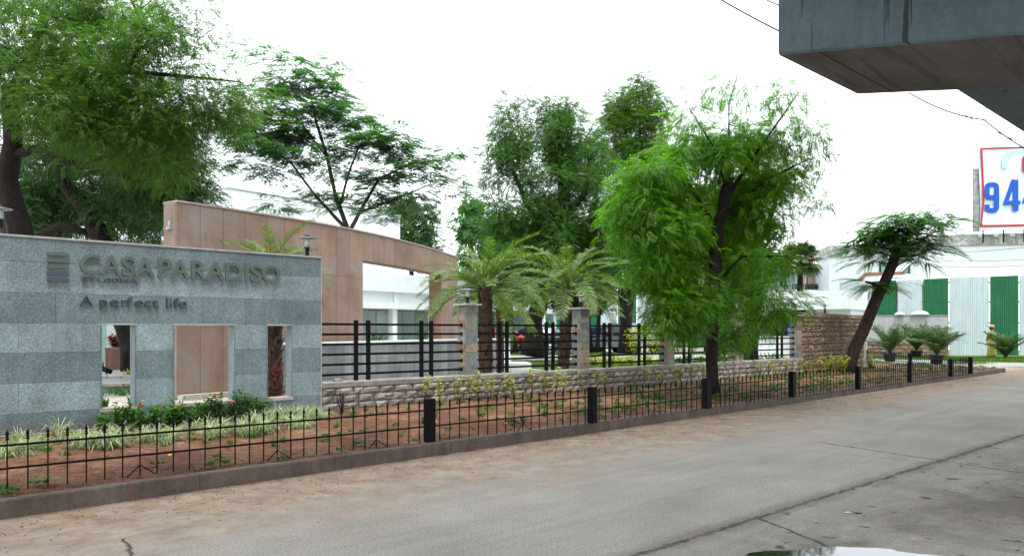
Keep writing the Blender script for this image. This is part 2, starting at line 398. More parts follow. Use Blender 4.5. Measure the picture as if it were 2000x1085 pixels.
c = sm.ramp(a, [(.3, (.085, .042, .028)), (.5, (.165, .082, .052)), (.68, (.27, .155, .105))])
c = sm.mix(1, c, sm.ramp(b, [(.3, .38), (.48, 1.), (.7, 1.5)]), 'MULTIPLY')
c = sm.mix(sm.ramp(sm.noise(v, 7, 7, .75, .8), [(.6, 0.), (.68, .8)]), c, (.40, .29, .22))
sm.base(c); sm.bump(sm.math('ADD', b, sm.noise(v, 50, 4, .7)), .9, .03)
m.build('planting_bed_soil', sm.m, None, 'structure')
# clods and pebbles
m = MB(); r = random.Random(4)
for i in range(5200):
    aa = r.random(); q = soilpt(.12 + .88*aa, r.random()**1.2); s = r.uniform(.005, .022) * (1.9 if r.random() < .1 else 1)
    z = soil_h(q.x, q.y)
    vs = [(q.x + s*r.uniform(.6, 1.2)*math.cos(t), q.y + s*r.uniform(.6, 1.2)*math.sin(t), z) for t in (0, 1.6, 3.1, 4.7)] + [(q.x, q.y, z + s*.9)]
    m.add(vs, [(0,1,4), (1,2,4), (2,3,4), (3,0,4)])
m.build('soil_clods', sm.m, None, 'stuff')
m = MB()
for i in range(2600):                                   # grit and clods spilled onto the road edge
    Y = r.uniform(5.5, 27); d = abs(r.gauss(0, .55)) + .02; q = kerbpt(Y) + KN*d; s = r.uniform(.003, .011)
    vs = [(q.x + s*r.uniform(.6, 1.3)*math.cos(t), q.y + s*r.uniform(.6, 1.3)*math.sin(t), .0) for t in (0, 1.6, 3.1, 4.7)] + [(q.x, q.y, s*.8)]
    m.add(vs, [(0,1,4), (1,2,4), (2,3,4), (3,0,4)])
m.build('road_grit', sm.m, None, 'stuff')

# yard behind the wall
pm = mottled('pale yard paving', (.36, .345, .32), .14, 1.5, .85, 30, dirt=(.36, .32, .27))
brk = pm.n('ShaderNodeTexBrick'); brk.offset = .5
pm.l(pm.pos((1, 1, 1), rad(-43)), brk.inputs[0])
for k_, vv in (('Scale', 1.), ('Mortar Size', .018), ('Brick Width', .9), ('Row Height', .6)): brk.inputs[k_].default_value = vv
pm.base(pm.mix(pm.math('MULTIPLY', brk.outputs['Fac'], .75), pm.col, (.12, .11, .10)))
sheet('yard_paving', [(-30,-13.2), (WF.p(20.4,-.1,0).x, WF.p(20.4,-.1,0).y), (13.0, 29.0), (13.2, 80), (-70, 80), (-70,-13.2)], .2, pm.m)
lawn = mottled('lawn turf', (.09, .15, .035), .3, 1.2, .95, 40, dirt=(.2, .17, .08), dirt_lo=.6).m
dlawn = mottled('deep green turf', (.035, .10, .02), .3, 1.2, .95, 30).m
path = mottled('beige garden path', (.42, .36, .31), .1, 1.5, .9, 30).m
def bandsheet(name, mat, z, y0, y1, x0=985, x1=1620):
    return sheet(name, [tuple(G(x0, y0, .2)[:2]), tuple(G(x1, y0, .2)[:2]), tuple(G(x1, y1, .2)[:2]), tuple(G(x0, y1, .2)[:2])], z, mat)
bandsheet('lawn', lawn, .206, 722, 704); bandsheet('garden_path', path, .206, 704, 697.3)
bandsheet('lawn', dlawn, .206, 695, 689)
def kerbline(label, pts, z0, z1, w, mat=WHITE):
    t = thing('kerb', pts[0], label, 'kerb'); 
    for a, b in zip(pts, pts[1:]):
        fr = Frame(a, b); n = max(1, int(fr.L/1.2))
        for i in range(n):
            mb = MB(); fr.box(mb, fr.L*i/n + .004, fr.L*(i+1)/n - .004, 0, w, z0, z1); mb.build('kerb_stone', mat, t)
    return t
kerbline('thin white kerb between the garden path and the far dark lawn', [G(985, 697.3, .2), G(1460, 695, .2)], .19, .29, .15)
kerbline('low sandy kerb cutting across the near lawn behind the date palms', [G(985, 718, .2), G(1062, 727, .2)], .19, .27, .14, SILL)
kerbline('white painted kerb along the grass verge below the potted palms', [Vector((16.9, 37.8, 0)), Vector((19.8, 33.2, 0)), Vector((24.5, 31.4, 0)), Vector((38, 31.0, 0))], -.01, .15, .16)
sheet('grass_verge', [(16.9, 38.0), (19.9, 33.4), (24.5, 31.6), (60, 31), (60, 60), (13.3, 60), (13.3, 39)], .10, mottled('verge turf', (.10, .15, .05), .35, 1.5, .95, 40, dirt=(.22, .15, .09), dirt_lo=.55).m)
# paved round planting basin seen through the small opening
bs = thing('round_planter_kerb', G(262, 765, .35), 'curved pale stone kerb ring behind the leftmost wall opening', 'kerb')
c0 = Vector((-9.2, 17.6, 0)); m = MB(); mi = MB()
for i in range(28):
    a0_, a1_ = 2*math.pi*i/28 + .008, 2*math.pi*(i+1)/28 - .008; mm = MB()
    pts = [(c0.x+rr*math.cos(t), c0.y+rr*math.sin(t)) for rr, t in ((1.75,a0_), (1.75,a1_), (1.35,a1_), (1.35,a0_))]
    mm.prism(pts, .34, .40); mm.build('coping_stone', mottled('ring coping', (.45, .42, .38), .15, 4).m if i == 0 else bpy.data.materials['ring coping'], bs)
m.lathe(c0, [(1.7, .2), (1.7, .339)], 28, False); m.build('ring_wall', STEELG, bs)

# ================================================================== sign wall
sw = thing('sign_wall', WF.p(2, 0, .1), 'long grey banded granite wall with raised lettering and three openings', 'wall')
U0, U1 = -3.2, WF.L; ZC = [.08, .46, .84, 1.22, 1.595, 1.98, 2.36, 2.665]
OP = [(WF.u(196), WF.u(266)), (WF.u(338), WF.u(459)), (WF.u(520.5), WF.u(571.5))]; OZ = (.46, 1.595)
m = MB(); T = .19; fr = WF                            # masonry core
xs = [U0] + [c for o in OP for c in o] + [U1]
fr.box(m, U0+.03, U1-.03, -T+.03, -.028, .0, .44)
for a_, b_ in zip(xs[::2], xs[1::2]): fr.box(m, a_+.03, b_-.03, -T+.03, -.028, .443, 1.615)
fr.box(m, U0+.03, U1-.03, -T+.03, -.028, 1.618, 2.65); m.build('core', GREYPL, sw)
r = random.Random(21)
def slab(u0, u1, z0, z1, mat, w0=-.025, w1=0):
    mb = MB(); c = .0025; j = r.uniform(0, .0015)
    p = [fr.p(u0+.001,w0,z0+.001), fr.p(u1-.001,w0,z0+.001), fr.p(u1-.001,w0,z1-.001), fr.p(u0+.001,w0,z1-.001),
         fr.p(u0+.001,w1-c+j,z0+.001), fr.p(u1-.001,w1-c+j,z0+.001), fr.p(u1-.001,w1-c+j,z1-.001), fr.p(u0+.001,w1-c+j,z1-.001),
         fr.p(u0+c,w1+j,z0+c), fr.p(u1-c,w1+j,z0+c), fr.p(u1-c,w1+j,z1-c), fr.p(u0+c,w1+j,z1-c)]
    mb.add(p, [(3,2,1,0),(0,1,5,4),(1,2,6,5),(2,3,7,6),(3,0,4,7),(4,5,9,8),(5,6,10,9),(6,7,11,10),(7,4,8,11),(8,9,10,11)])
    return mb.build('granite_slab', mat, sw)
for k in range(7):
    z0, z1 = ZC[k], ZC[k+1]; mat = GRAN_D if k % 2 == 0 else GRAN_L
    spans = [(a_, b_) for a_, b_ in zip(xs[::2], xs[1::2])] if 1 <= k <= 3 else [(U0, U1)]
    for a_, b_ in spans:
        n = max(1, round((b_-a_)/1.25)); off = (.35 if k % 2 else 0)
        cuts = [a_] + sorted(a_ + (b_-a_)*(i + (off if n > 2 else 0))/n for i in range(1, n)) + [b_]
        for i, (c_, d_) in enumerate(zip(cuts, cuts[1:])):
            slab(c_, d_, z0, z1, mat)
            slab(c_, d_, z0, z1, GRAN_D if mat is GRAN_D else GRAN_L, -T, -T+.025) if 0 else None
mb = MB(); fr.box(mb, U0, U1, -T, -T+.025, .08, .45); [fr.box(mb, a_, b_, -T, -T+.025, .452, 1.6) for a_, b_ in zip(xs[::2], xs[1::2])]
fr.box(mb, U0, U1, -T, -T+.025, 1.602, 2.66); mb.build('back_cladding', GRAN_L, sw)
mb = MB(); fr.box(mb, U1, U1+.02, -T, .004, .08, 2.665); mb.build('end_slab', GRAN_TRIM, sw)
mb = MB(); fr.box(mb, U0, U1+.03, -T-.01, .012, 2.668, 2.695); mb.build('coping', GRAN_TRIM, sw)
for a_, b_ in OP:
    for q in ((a_, a_+.02), (b_-.02, b_)):
        mb = MB(); fr.box(mb, q[0], q[1], -T-.003, .005, OZ[0]+.002, OZ[1]-.022); mb.build('jamb_lining', GRAN_D, sw)  # same stone as the wall; darker granite paints in the jamb shade
    mb = MB(); fr.box(mb, a_-.001, b_+.001, -T-.003, .005, OZ[1]-.02, OZ[1]+.002); mb.build('head_lining', GRAN_TRIM, sw)
    mb = MB(); fr.box(mb, a_-.005, b_+.005, -T-.01, .014, OZ[0]-.045, OZ[0]); mb.build('sill', SILL, sw)
# raised lettering
LET = mottled('olive grey painted metal', (.10, .13, .115), .1, 3, .55, 40, bump=.03).m
LET2 = mottled('slate blue painted metal', (.075, .085, .115), .1, 3, .55, 40, bump=.03).m
LET3 = mottled('dark letter metal', (.055, .06, .075), .1, 3, .5, 40, bump=.03).m
BX = {}
def glyph(ch, offset=0.):
    key = (ch, offset)
    if key in BX: return BX[key]
    cu = bpy.data.curves.new('g', 'FONT'); cu.body = ch; cu.size = 1; cu.extrude = .5; cu.offset = offset; cu.resolution_u = 5
    ob = bpy.data.objects.new('g', cu); COL.objects.link(ob); dg = bpy.context.evaluated_depsgraph_get()
    me = bpy.data.meshes.new_from_object(ob.evaluated_get(dg)); v = [tuple(q.co) for q in me.vertices]; f = [tuple(p.vertices) for p in me.polygons]
    COL.objects.unlink(ob); bpy.data.objects.remove(ob); bpy.data.meshes.remove(me)
    BX[key] = (v, f); return v, f
def letter(fr, ch, u0, u1, zb, hz, mat, parent, off=0., depth=.03, w=0, name='letter', full=False, shear=0):
    v, f = glyph(ch, off); xs_ = [q[0] for q in v]; x0, x1 = min(xs_), max(xs_); ys = [q[1] for q in v]; y0, y1 = min(ys), max(ys)
    mb = MB(); k = hz/.729
    vs = []
    for x, y, z in v:
        yy = (y-y0)/(y1-y0)*hz if full else y*k
        vs.append(fr.p(u0 + (x-x0)/(x1-x0)*(u1-u0) + shear*yy, w + .002 + (z+.5)*depth, zb+yy))
    mb.add(vs, f); o = mb.build(name, mat, parent); return o
zb = (fr.z(180, 535.5) + fr.z(540, 552.5))/2; zt = (fr.z(180, 496) + fr.z(540, 519))/2
for ch, a_, b_ in (('C',154.5,195), ('A',195.5,237), ('S',236.5,262), ('A',261.5,301), ('P',308.5,334), ('A',331.5,369), ('R',372.5,402), ('A',400.5,437.5), ('D',439.5,472), ('I',477,482), ('S',487,510), ('O',509.5,546)):
    letter(fr, ch, fr.u(a_), fr.u(b_), zb, zt-zb, LET, sw, .022 if ch != 'I' else .012, .035, full=True)
zb = (fr.z(165, 549.5)+fr.z(265, 553.5))/2; zt = (fr.z(165, 540.5)+fr.z(265, 545.2))/2
for ch, a_, b_ in (('B',158.5,171), ('Y',172,186), ('L',190.5,202), ('O',203.5,217), ('D',218.5,232), ('H',235,250), ('A',252,269)):
    letter(fr, ch, fr.u(a_), fr.u(b_), zb, zt-zb, LET2, sw, .012, .03, full=True)
zb = (fr.z(168, 597)+fr.z(350, 602))/2; hz = fr.z(168, 574.5)-fr.z(168, 597)
for ch, a_, b_ in (('A',155,181), ('p',194,209), ('e',214,231), ('r',236,245), ('f',246,258), ('e',262,279), ('c',281,294), ('t',296,308), ('l',323.5,326.5), ('i',331,334), ('f',337,349), ('e',348.5,364)):
    letter(fr, ch, fr.u(a_), fr.u(b_), zb, hz, LET3, sw, -.012, .025)
for i in range(5):                                     # the five bars of the emblem
    ya = 491.5 + i*12.6; z1_ = fr.z(91, ya); z0_ = fr.z(91, ya+6.8)
    mb = MB(); fr.box(mb, fr.u(91), fr.u(133), .002, .035, z0_, z1_); mb.build('emblem_bar', LET if i < 3 else LET2, sw)
# small stone bits and dry mortar left on the coping of the low wall
# ================================================================== low boundary wall with coping
LW0, LW1 = WF.L+.021, WF.u(1567)
lw = thing('low_stone_wall', WF.p((LW0+LW1)/2, 0, .1), 'low rubble stone wall with concrete coping carrying the black railings', 'wall')
TW = .30; ZT = .655
mb = MB(); fr.box(mb, LW0+.002, LW1, -TW, -.02, .0, .565); mb.build('core', MORTAR, lw)
cu_ = LW0; k = 0
while cu_ < LW1-.05:
    L = min(1.6 + .2*(k % 3), LW1-cu_); mb = MB(); n = 6; vs = []
    for i in range(n+1):
        uu = cu_+.002+(L-.004)*i/n; e = r.uniform(-.006, .006); q = r.uniform(-.004, .004)
        for w, z in ((.02+e, .567), (.026+e, .64+q), (.018+e, .655+q), (-TW-.02, .655+q), (-TW-.02, .567)): vs.append(fr.p(uu, w, z))
    fs = [(i*5+j, (i+1)*5+j, (i+1)*5+(j+1) % 5, i*5+(j+1) % 5) for i in range(n) for j in range(5)] + [(0,1,2,3,4), tuple(n*5+q for q in (4,3,2,1,0))]
    mb.add(vs, fs); mb.build('coping_stone', CONC, lw); cu_ += L; k += 1
def rock_mesh(name, seed, mat, n=4, bulge=.4, rough=.16):   # unit block: x 0..1, z 0..1, y from 0 (back) to -1 (face)
    rr = random.Random(seed); mb = MB(); vs = []; m2 = n-1
    for j in range(n):
        for i in range(n):
            x, z = i/m2, j/m2; edge = i in (0, m2) or j in (0, m2)
            y = -.5 if edge else -.5 - bulge - rr.uniform(-rough, rough)
            jx = rr.uniform(-.04, .04); jz = rr.uniform(-.05, .05)
            if edge: y += rr.uniform(-.1, .1)
            xx = min(max(x + (jx if not (i in (0, m2)) else rr.uniform(0, .05)*(1 if i == 0 else -1)), 0), 1)
            zz = min(max(z + (jz if not (j in (0, m2)) else rr.uniform(0, .06)*(1 if j == 0 else -1)), 0), 1)
            vs.append((xx, y, zz))
    b = len(vs); vs += [(0,0,0), (1,0,0), (1,0,1), (0,0,1)]
    fs = [(j*n+i, j*n+i+1, (j+1)*n+i+1, (j+1)*n+i) for j in range(m2) for i in range(m2)]
    fs += [(b, b+1) + tuple(range(m2, -1, -1)), (b+1, b+2) + tuple(j*n+m2 for j in range(m2, -1, -1)), (b+2, b+3) + tuple(m2*n+i for i in range(0, n)), (b+3, b) + tuple(j*n for j in range(0, n))]
    mb.add(vs, fs); return mb.mesh(name, mat)
RM = [rock_mesh('stone', s, RUB) for s in range(8)]
rows = [.04, .19, .31, .44, .562]
for k in range(4):
    uu = LW0 + .004 + (.0 if k % 2 else .0)
    while uu < LW1 - .06:
        L = min(r.uniform(.17, .40), LW1-uu)
        if LW1-uu-L < .12: L = LW1-uu
        o = place('stone', r.choice(RM), lw, fr.p(uu+.005, -.022, rows[k]+.004), fr.rz, (L-.010, .05+r.uniform(0, .012), rows[k+1]-rows[k]-.008)); uu += L
# ================================================================== piers
PX = [(913, 14.73), (1134, 16.94), (1302, 19.11), (1438, 21.33), (1554, 23.67)]
WHERE = ['behind the nearest date palm, first from the sign wall', 'beside the tall middle date palm, second from the sign wall', 'half hidden by hanging bright green leaves, third from the sign wall',
         'right of the front tree trunk, fourth from the sign wall', 'joining the brown rubble wall, fifth from the sign wall']
LWH = ['on the first stone pier, left of the nearest date palm crown', 'on the second stone pier beside the middle date palm', 'on the third stone pier among hanging leaves', 'on the fourth stone pier behind the front tree', 'on the fifth stone pier next to the rubble wall']
lm_b = mottled('lamp black', (.012, .012, .014), .1, 9, .4, bump=.02).m; lm_d = mottled('lamp disc grey', (.27, .28, .29), .06, 5, .45, bump=.02).m
lm_g = Mat('frosted lamp glass', (.62, .66, .66), .25, .5).m
def lamp(loc, label, s=1.0):
    t = thing('pier_lamp', loc, label, 'lamp', 'round lamps with wide disc shades'); x, y, z = loc
    MB().lathe((x,y,z), [(.028*s, 0), (.03*s, .02*s), (.033*s, .09*s), (.042*s, .10*s), (.043*s, .125*s)], 16).build('base', lm_b, t)
    g = MB().lathe((x,y,z+.126*s), [(.036*s, 0), (.036*s, .13*s)], 16).build('glass', lm_g, t)
    rg = MB()
    for k in range(4): rg.lathe((x,y,z+(.14+.03*k)*s), [(.037*s, 0), (.041*s, .002*s), (.041*s, .006*s), (.037*s, .008*s)], 16)
    rg.build('louvre_ring', lm_d, t)
    MB().lathe((x,y,z+.257*s), [(.045*s, .006*s), (.146*s, .0), (.148*s, .010*s), (.06*s, .024*s), (.045*s, .028*s)], 24).build('disc_shade', lm_d, t)
    MB().lathe((x,y,z+.286*s), [(.045*s, 0), (.042*s, .02*s), (.02*s, .03*s)], 16).build('cap', lm_b, t)
    return t
pu = []
for i, (px, Y) in enumerate(PX):
    u_ = fr.u(px, -.13); pu.append(u_); zc = CAMZ + (CY - (592, 600, 606, 611, 614)[i])/F*Y
    t = thing('stone_pier', fr.p(u_, -.13, .655), 'square slate tiled pier ' + WHERE[i], 'pier', 'stone piers of the boundary railing')
    mb = MB(); fr.box(mb, u_-.125, u_+.125, -.245, -.015, .656, zc-.036); mb.build('core', MORTAR, t)
    n = 9; h = (zc-.038-.656)/n
    for k in range(n):
        z0 = .656 + h*k + .002; z1 = z0 + h - .004; q = r.uniform(-.002, .003)
        for side in range(4):
            mb = MB(); mt = r.choice(SLATE)
            if side == 0: fr.box(mb, u_-.14, u_+.14, -.0149, .002+q, z0, z1)
            if side == 1: fr.box(mb, u_-.14-q, u_-.1251, -.258, -.016, z0, z1)
            if side == 2: fr.box(mb, u_+.1251, u_+.14+q, -.258, -.016, z0, z1)
            if side == 3: fr.box(mb, u_-.124, u_+.124, -.262-q, -.2451, z0, z1)
            mb.build('slate_tile', mt, t)
    mb = MB(); fr.box(mb, u_-.20, u_+.20, -.32, .06, zc-.034, zc); mb.build('cap_slab', GRAN_TRIM, t)
    lamp(fr.p(u_, -.13, zc+.001), 'disc lamp ' + LWH[i])
# small lamps: on top of the sign wall, far left edge, on the rubble wall
zz = 2.40; q = P(600, 498, fr.p(fr.u(600), 0, 0).y + .9)
t = lamp(q, 'disc shaded lamp rising above the right end of the sign wall', 1.1)
mb = MB(); mb.lathe((q.x, q.y, .2), [(.05, 0), (.05, q.z-.001-.2)], 12); mb.build('lamp_post', lm_b, t)
q = P(1, 424, 10.9); t = lamp(q - Vector((0, 0, .15)), 'disc shaded lamp cut by the left edge above the sign wall', 1.0)
mb = MB(); mb.lathe((q.x, q.y, .2), [(.05, 0), (.05, q.z-.15-.2)], 12); mb.build('lamp_post', lm_b, t)
# ================================================================== black railings between the piers
RZ = [1.605 - .168*k for k in range(6)]
pairs = [[(697, 721), (825, 844)], [(978, 992), (1069, 1082)], [(1182, 1193), (1250, 1261)], [(1338, 1348), (1397, 1406)], [(1464, 1472), (1520, 1529)]]
RLAB = ['widest black railing panel between the granite sign wall and first pier', 'black railing panel between first and second piers, date palms behind', 'black railing panel between second and third piers, parked cars behind',
        'black railing panel behind the front tree trunk', 'black railing panel left of the last pier near the guard house']
ends = [U1+.021] + [x+.1415 for x in pu[:-1]]; rend = pu
for i in range(5):
    t = thing('railing_panel', fr.p((ends[i]+rend[i])/2, -.13, .656), RLAB[i], 'railing', 'black railing panels on the low wall')
    for k in range(6):
        mb = MB(); z = RZ[k]; rl = .019
        fr.box(mb, ends[i]+.012, pu[i]-.155, -.142, -.118, z-rl, z+rl)
        fr.box(mb, pu[i]-.156, pu[i]-.1405, -.155, -.105, z-.034, z+.034)
        fr.box(mb, ends[i]-.0, ends[i]+.013, -.155, -.105, z-.034, z+.034)
        mb.build('rail', IRON, t)
    for pr in pairs[i]:
        for px in pr:
            up = fr.u(px, -.10); mb = MB(); hw = .030
            fr.box(mb, up-hw, up+hw, -.157, -.103, .656, 1.675); mb.build('post', IRON, t)
# ================================================================== low picket railing along the kerb
PZ = .148
fpts = [G(-300, 1000, PZ)] + [G(x, y, PZ) for x, y in ((14,958), (839,862), (1157,825), (1380,797), (1547,775), (1676,760), (1777,746), (1857,735), (1896,729.5))]
fpts[0] = fpts[1] + (fpts[1]-fpts[2]).normalized()*1.9
pf = thing('picket_railing', (fpts[4].x, fpts[4].y, PZ), 'low black iron railing with spear tipped pickets along the kerb', 'railing')
pm_ = MB(); w = .0052
pm_.hexa([(-w,-w,0), (w,-w,0), (w,w,0), (-w,w,0), (-w,-w,.43), (w,-w,.43), (w,w,.43), (-w,w,.43)])
pm_.lathe((0,0,0), [(.008,.425), (.017,.43), (.017,.436), (.008,.442), (.011,.452), (.015,.458), (.008,.466), (.016,.474), (.013,.486), (.001,.515)], 6)
PM = pm_.mesh('picket', IRON)
post_m = MB(); post_m.box((0,0,.26), (.105,.105,.52)); post_m.box((0,0,.523), (.095,.095,.006)); POM = post_m.mesh('post', IRON)
npk = 0
for i, (a, b) in enumerate(zip(fpts, fpts[1:])):
    ff = Frame(a, b)
    st = 0 if i in (0, 1) else .055; en = ff.L - (0 if i == 0 else .055)
    for z, h in ((.385, .009), (.19, .009)):
        mb = MB(); ff.box(mb, st, en, -.007, .007, PZ+z-h, PZ+z+h); mb.build('rail', IRON, pf)
    n = max(2, round(ff.L/.152))
    for k in range(1, n) if i > 1 else range(0, n):
        place('picket', PM, pf, ff.p(ff.L*k/n, .0, PZ), ff.rz); npk += 1
    if i >= 1: place('post', POM, pf, (b.x, b.y, PZ), ff.rz)
    for q in ((.5,) if i > 1 else (.25, .56, .83)):
        c = ff.p(ff.L*round(q*n)/n, 0, PZ); mb = MB()
        mb.tube([c+Vector((0,0,.10)), c-ff.d*.12+ff.n*.03+Vector((0,0,.004))], .006, 4, smooth=False); mb.build('stay', IRON, pf)
        mb = MB(); mb.tube([c+Vector((0,0,.10)), c+ff.d*.13+ff.n*.03+Vector((0,0,.004))], .006, 4, smooth=False); mb.build('stay', IRON, pf)
# the return at the tip of the bed
a = fpts[-1]; b = Vector((15.3, 33.6, 0)); ff = Frame(a, b)
pr = thing('picket_railing', ((a.x+b.x)/2, (a.y+b.y)/2, PZ), 'short black iron railing closing the far tip of the bed', 'railing')
for z in (.385, .19):
    mb = MB(); ff.box(mb, .055, ff.L, -.007, .007, PZ+z-.009, PZ+z+.009); mb.build('rail', IRON, pr)
n = round(ff.L/.17)
for k in range(1, n+1): place('picket', PM, pr, ff.p(ff.L*k/n, 0, PZ), ff.rz)
place('post', POM, pr, (b.x, b.y, PZ), ff.rz); c = ff.p(ff.L*.5, 0, 0); place('post', POM, pr, (c.x, c.y, PZ), ff.rz)

# ================================================================== brown rubble wall
RBF = Frame(WF.p(pu[4]+.145, 0, 0), (13.15, 28.9)); BR = [rock_mesh('brown_stone', 40+s, RUBB, 4, .35, .22) for s in range(8)]
rw = thing('rubble_wall', RBF.p(3, 0, .1), 'tall brown rubble stone wall right of the last slate pier', 'wall')
ZR = 2.06
mb = MB(); RBF.box(mb, .0, RBF.L-.32, -.3, -.03, .0, ZR-.03); mb.build('core', PINK_D, rw)
mb = MB(); RBF.box(mb, -.02, RBF.L-.31, -.3, .01, ZR-.028, ZR+.005); mb.build('coping', CONC, rw)
mb = MB(); RBF.box(mb, RBF.L-.31, RBF.L, -.32, .02, .0, ZR-.01); mb.build('end_pillar', CONC, rw)
z = .14; nst = 0; GP_ = .014
while z < ZR-.05:
    h = r.uniform(.13, .24); h = ZR-.03-z if ZR-.03-z-h < .09 else h; uu = 0.
    while uu < RBF.L-.33:
        L = min(r.uniform(.17, .36), RBF.L-.32-uu)
        if RBF.L-.32-uu-L < .1: L = RBF.L-.32-uu
        if r.random() < .4 and h > .17:                # a tall pair stacked
            hh = h*r.uniform(.4, .6)
            for q0, q1 in ((0, hh), (hh, h)):
                place('stone', r.choice(BR), rw, RBF.p(uu+.010, -.031, z+q0+.009), RBF.rz, (L-.020, .055+r.uniform(0, .03), q1-q0-.018)); nst += 1
        else:
            place('stone', r.choice(BR), rw, RBF.p(uu+.010, -.031, z+.009), RBF.rz, (L-.020, .055+r.uniform(0, .035), h-.018)); nst += 1
        uu += L
    z += h
lamp(RBF.p(RBF.u(1614, -.1), -.15, ZR+.006), 'disc shaded lamp standing on the brown rubble wall coping', 1.0)

# ================================================================== curved pink stone wall with a portal
cp = [(-6.26,14.5), (-5.82,15.14), (-5.26,15.98), (-4.62,17.0), (-4.03,18.1), (-3.48,19.4), (-2.98,20.8), (-2.60,22.1), (-2.27,23.4), (-2.0,24.6), (-1.8,25.6)]
def spline(pts, step=.02):
    out = []; p = [Vector((*q, 0)) for q in pts]; p = [2*p[0]-p[1]] + p + [2*p[-1]-p[-2]]
    for i in range(1, len(p)-2):
        for k in range(20):
            t = k/20; a, b, c, d = p[i-1:i+3]
            out.append(.5*((2*b)+(c-a)*t+(2*a-5*b+4*c-d)*t*t+(3*b-a-3*c+d)*t**3))
    out.append(p[-2]); return out
ARC = spline(cp); AS = [0]
for a, b in zip(ARC, ARC[1:]): AS.append(AS[-1]+(b-a).length)
def arc(s):
    s = min(max(s, 0), AS[-1]-1e-4); i = next(k for k in range(len(AS)-1) if AS[k+1] >= s)
    t = (s-AS[i])/(AS[i+1]-AS[i]); q = ARC[i].lerp(ARC[i+1], t); d = (ARC[min(i+2, len(ARC)-1)]-ARC[max(i-1, 0)]).normalized()
    return q, Vector((d.y, -d.x, 0))
def arc_px(px):
    k = (px-CX)/F
    return min(range(len(ARC)), key=lambda i: abs(ARC[i].x/ARC[i].y-k))
def ap(s, w, z): q, n = arc(s); return q + n*w + Vector((0, 0, z))
SO0, SO1 = AS[arc_px(708)], AS[arc_px(863)]; PT = .42; PZT, PZM, PZO = 3.93, 2.77, 3.21
pw = thing('pink_wall', ap(4, 0, .2), 'tall curved pink sandstone wall with a wide rectangular portal', 'wall')
def arcbox(mb, s0, s1, w0, w1, z0, z1, n=1):
    for i in range(n):
        a, b = s0+(s1-s0)*i/n, s0+(s1-s0)*(i+1)/n
        mb.hexa([ap(a,w1,z0), ap(b,w1,z0), ap(b,w0,z0), ap(a,w0,z0), ap(a,w1,z1), ap(b,w1,z1), ap(b,w0,z1), ap(a,w0,z1)])
mb = MB(); E = AS[-1]
arcbox(mb, .03, SO0-.03, -PT+.03, -.03, .15, PZT-.04, 10); arcbox(mb, SO1+.03, E-.03, -PT+.03, -.03, .15, PZT-.04, 4)
arcbox(mb, SO0-.03, SO1+.03, -PT+.03, -.03, PZO+.03, PZT-.04, 8); mb.build('core', PINK_D, pw)
def arcpanel(s0, s1, z0, z1, w0, w1, name='stone_panel', mat=PINK):
    mb = MB(); arcbox(mb, s0+.0045, s1-.0045, w0, w1+r.uniform(-.0015, .0015), z0+.002, z1-.002); mb.build(name, mat, pw)
cuts = [0.0]
while cuts[-1] < E-.3: cuts.append(min(cuts[-1]+r.uniform(.46, .56), E))
cuts[-1] = E
cuts = [c for c in cuts if abs(c-SO0) > .2 and abs(c-SO1) > .2] + [SO0, SO1]; cuts.sort()
for s0, s1 in zip(cuts, cuts[1:]):
    inside = s0 > SO0-.01 and s1 < SO1+.01
    if not inside: arcpanel(s0, s1, .2, PZM, -.03, 0)
    arcpanel(s0, s1, PZO if inside else PZM, PZT-.035, -.03, 0)
    if not inside: arcpanel(s0, s1, .2, PZT-.035, -PT, -PT+.03)
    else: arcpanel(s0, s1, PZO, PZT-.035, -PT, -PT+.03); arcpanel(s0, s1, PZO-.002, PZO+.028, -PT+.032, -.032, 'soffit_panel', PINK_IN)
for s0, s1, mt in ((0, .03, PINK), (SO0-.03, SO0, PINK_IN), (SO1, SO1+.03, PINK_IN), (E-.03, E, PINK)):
    for z0, z1 in ((.2, 1.5), (1.5, PZM), (PZM, PZO if mt is PINK_IN else PZT-.035)):
        mb = MB(); arcbox(mb, s0+(.001 if s0 else -.003), s1+.002, -PT+.032, -.032, z0+.002, z1-.002); mb.build('end_panel', mt, pw)
mb = MB(); arcbox(mb, -.02, E, -PT-.02, .025, PZT-.034, PZT, 18); mb.build('coping', mottled('pink coping', (.4, .3, .26), .15, 4).m, pw)
mb = MB(); arcbox(mb, -.2, SO0-.2, .03, .22, .19, .30, 10); tag(mb.build('kerb', SILL), 'curved pale stone kerb at the foot of the pink wall', 'kerb')
# floodlight bracket at the left end
t = thing('floodlight', ap(.0, -.2, 3.45), 'small grey floodlight bracket on the left end of the pink wall', 'lamp')
mb = MB(); q = ap(-.06, -.2, 3.42); mb.box(q, (.10, .14, .05), .9); mb.build('bracket', STEELG, t); mb = MB(); mb.box(q+Vector((0,0,.09)), (.05,.08,.10), .9); mb.build('housing', STEELG, t)

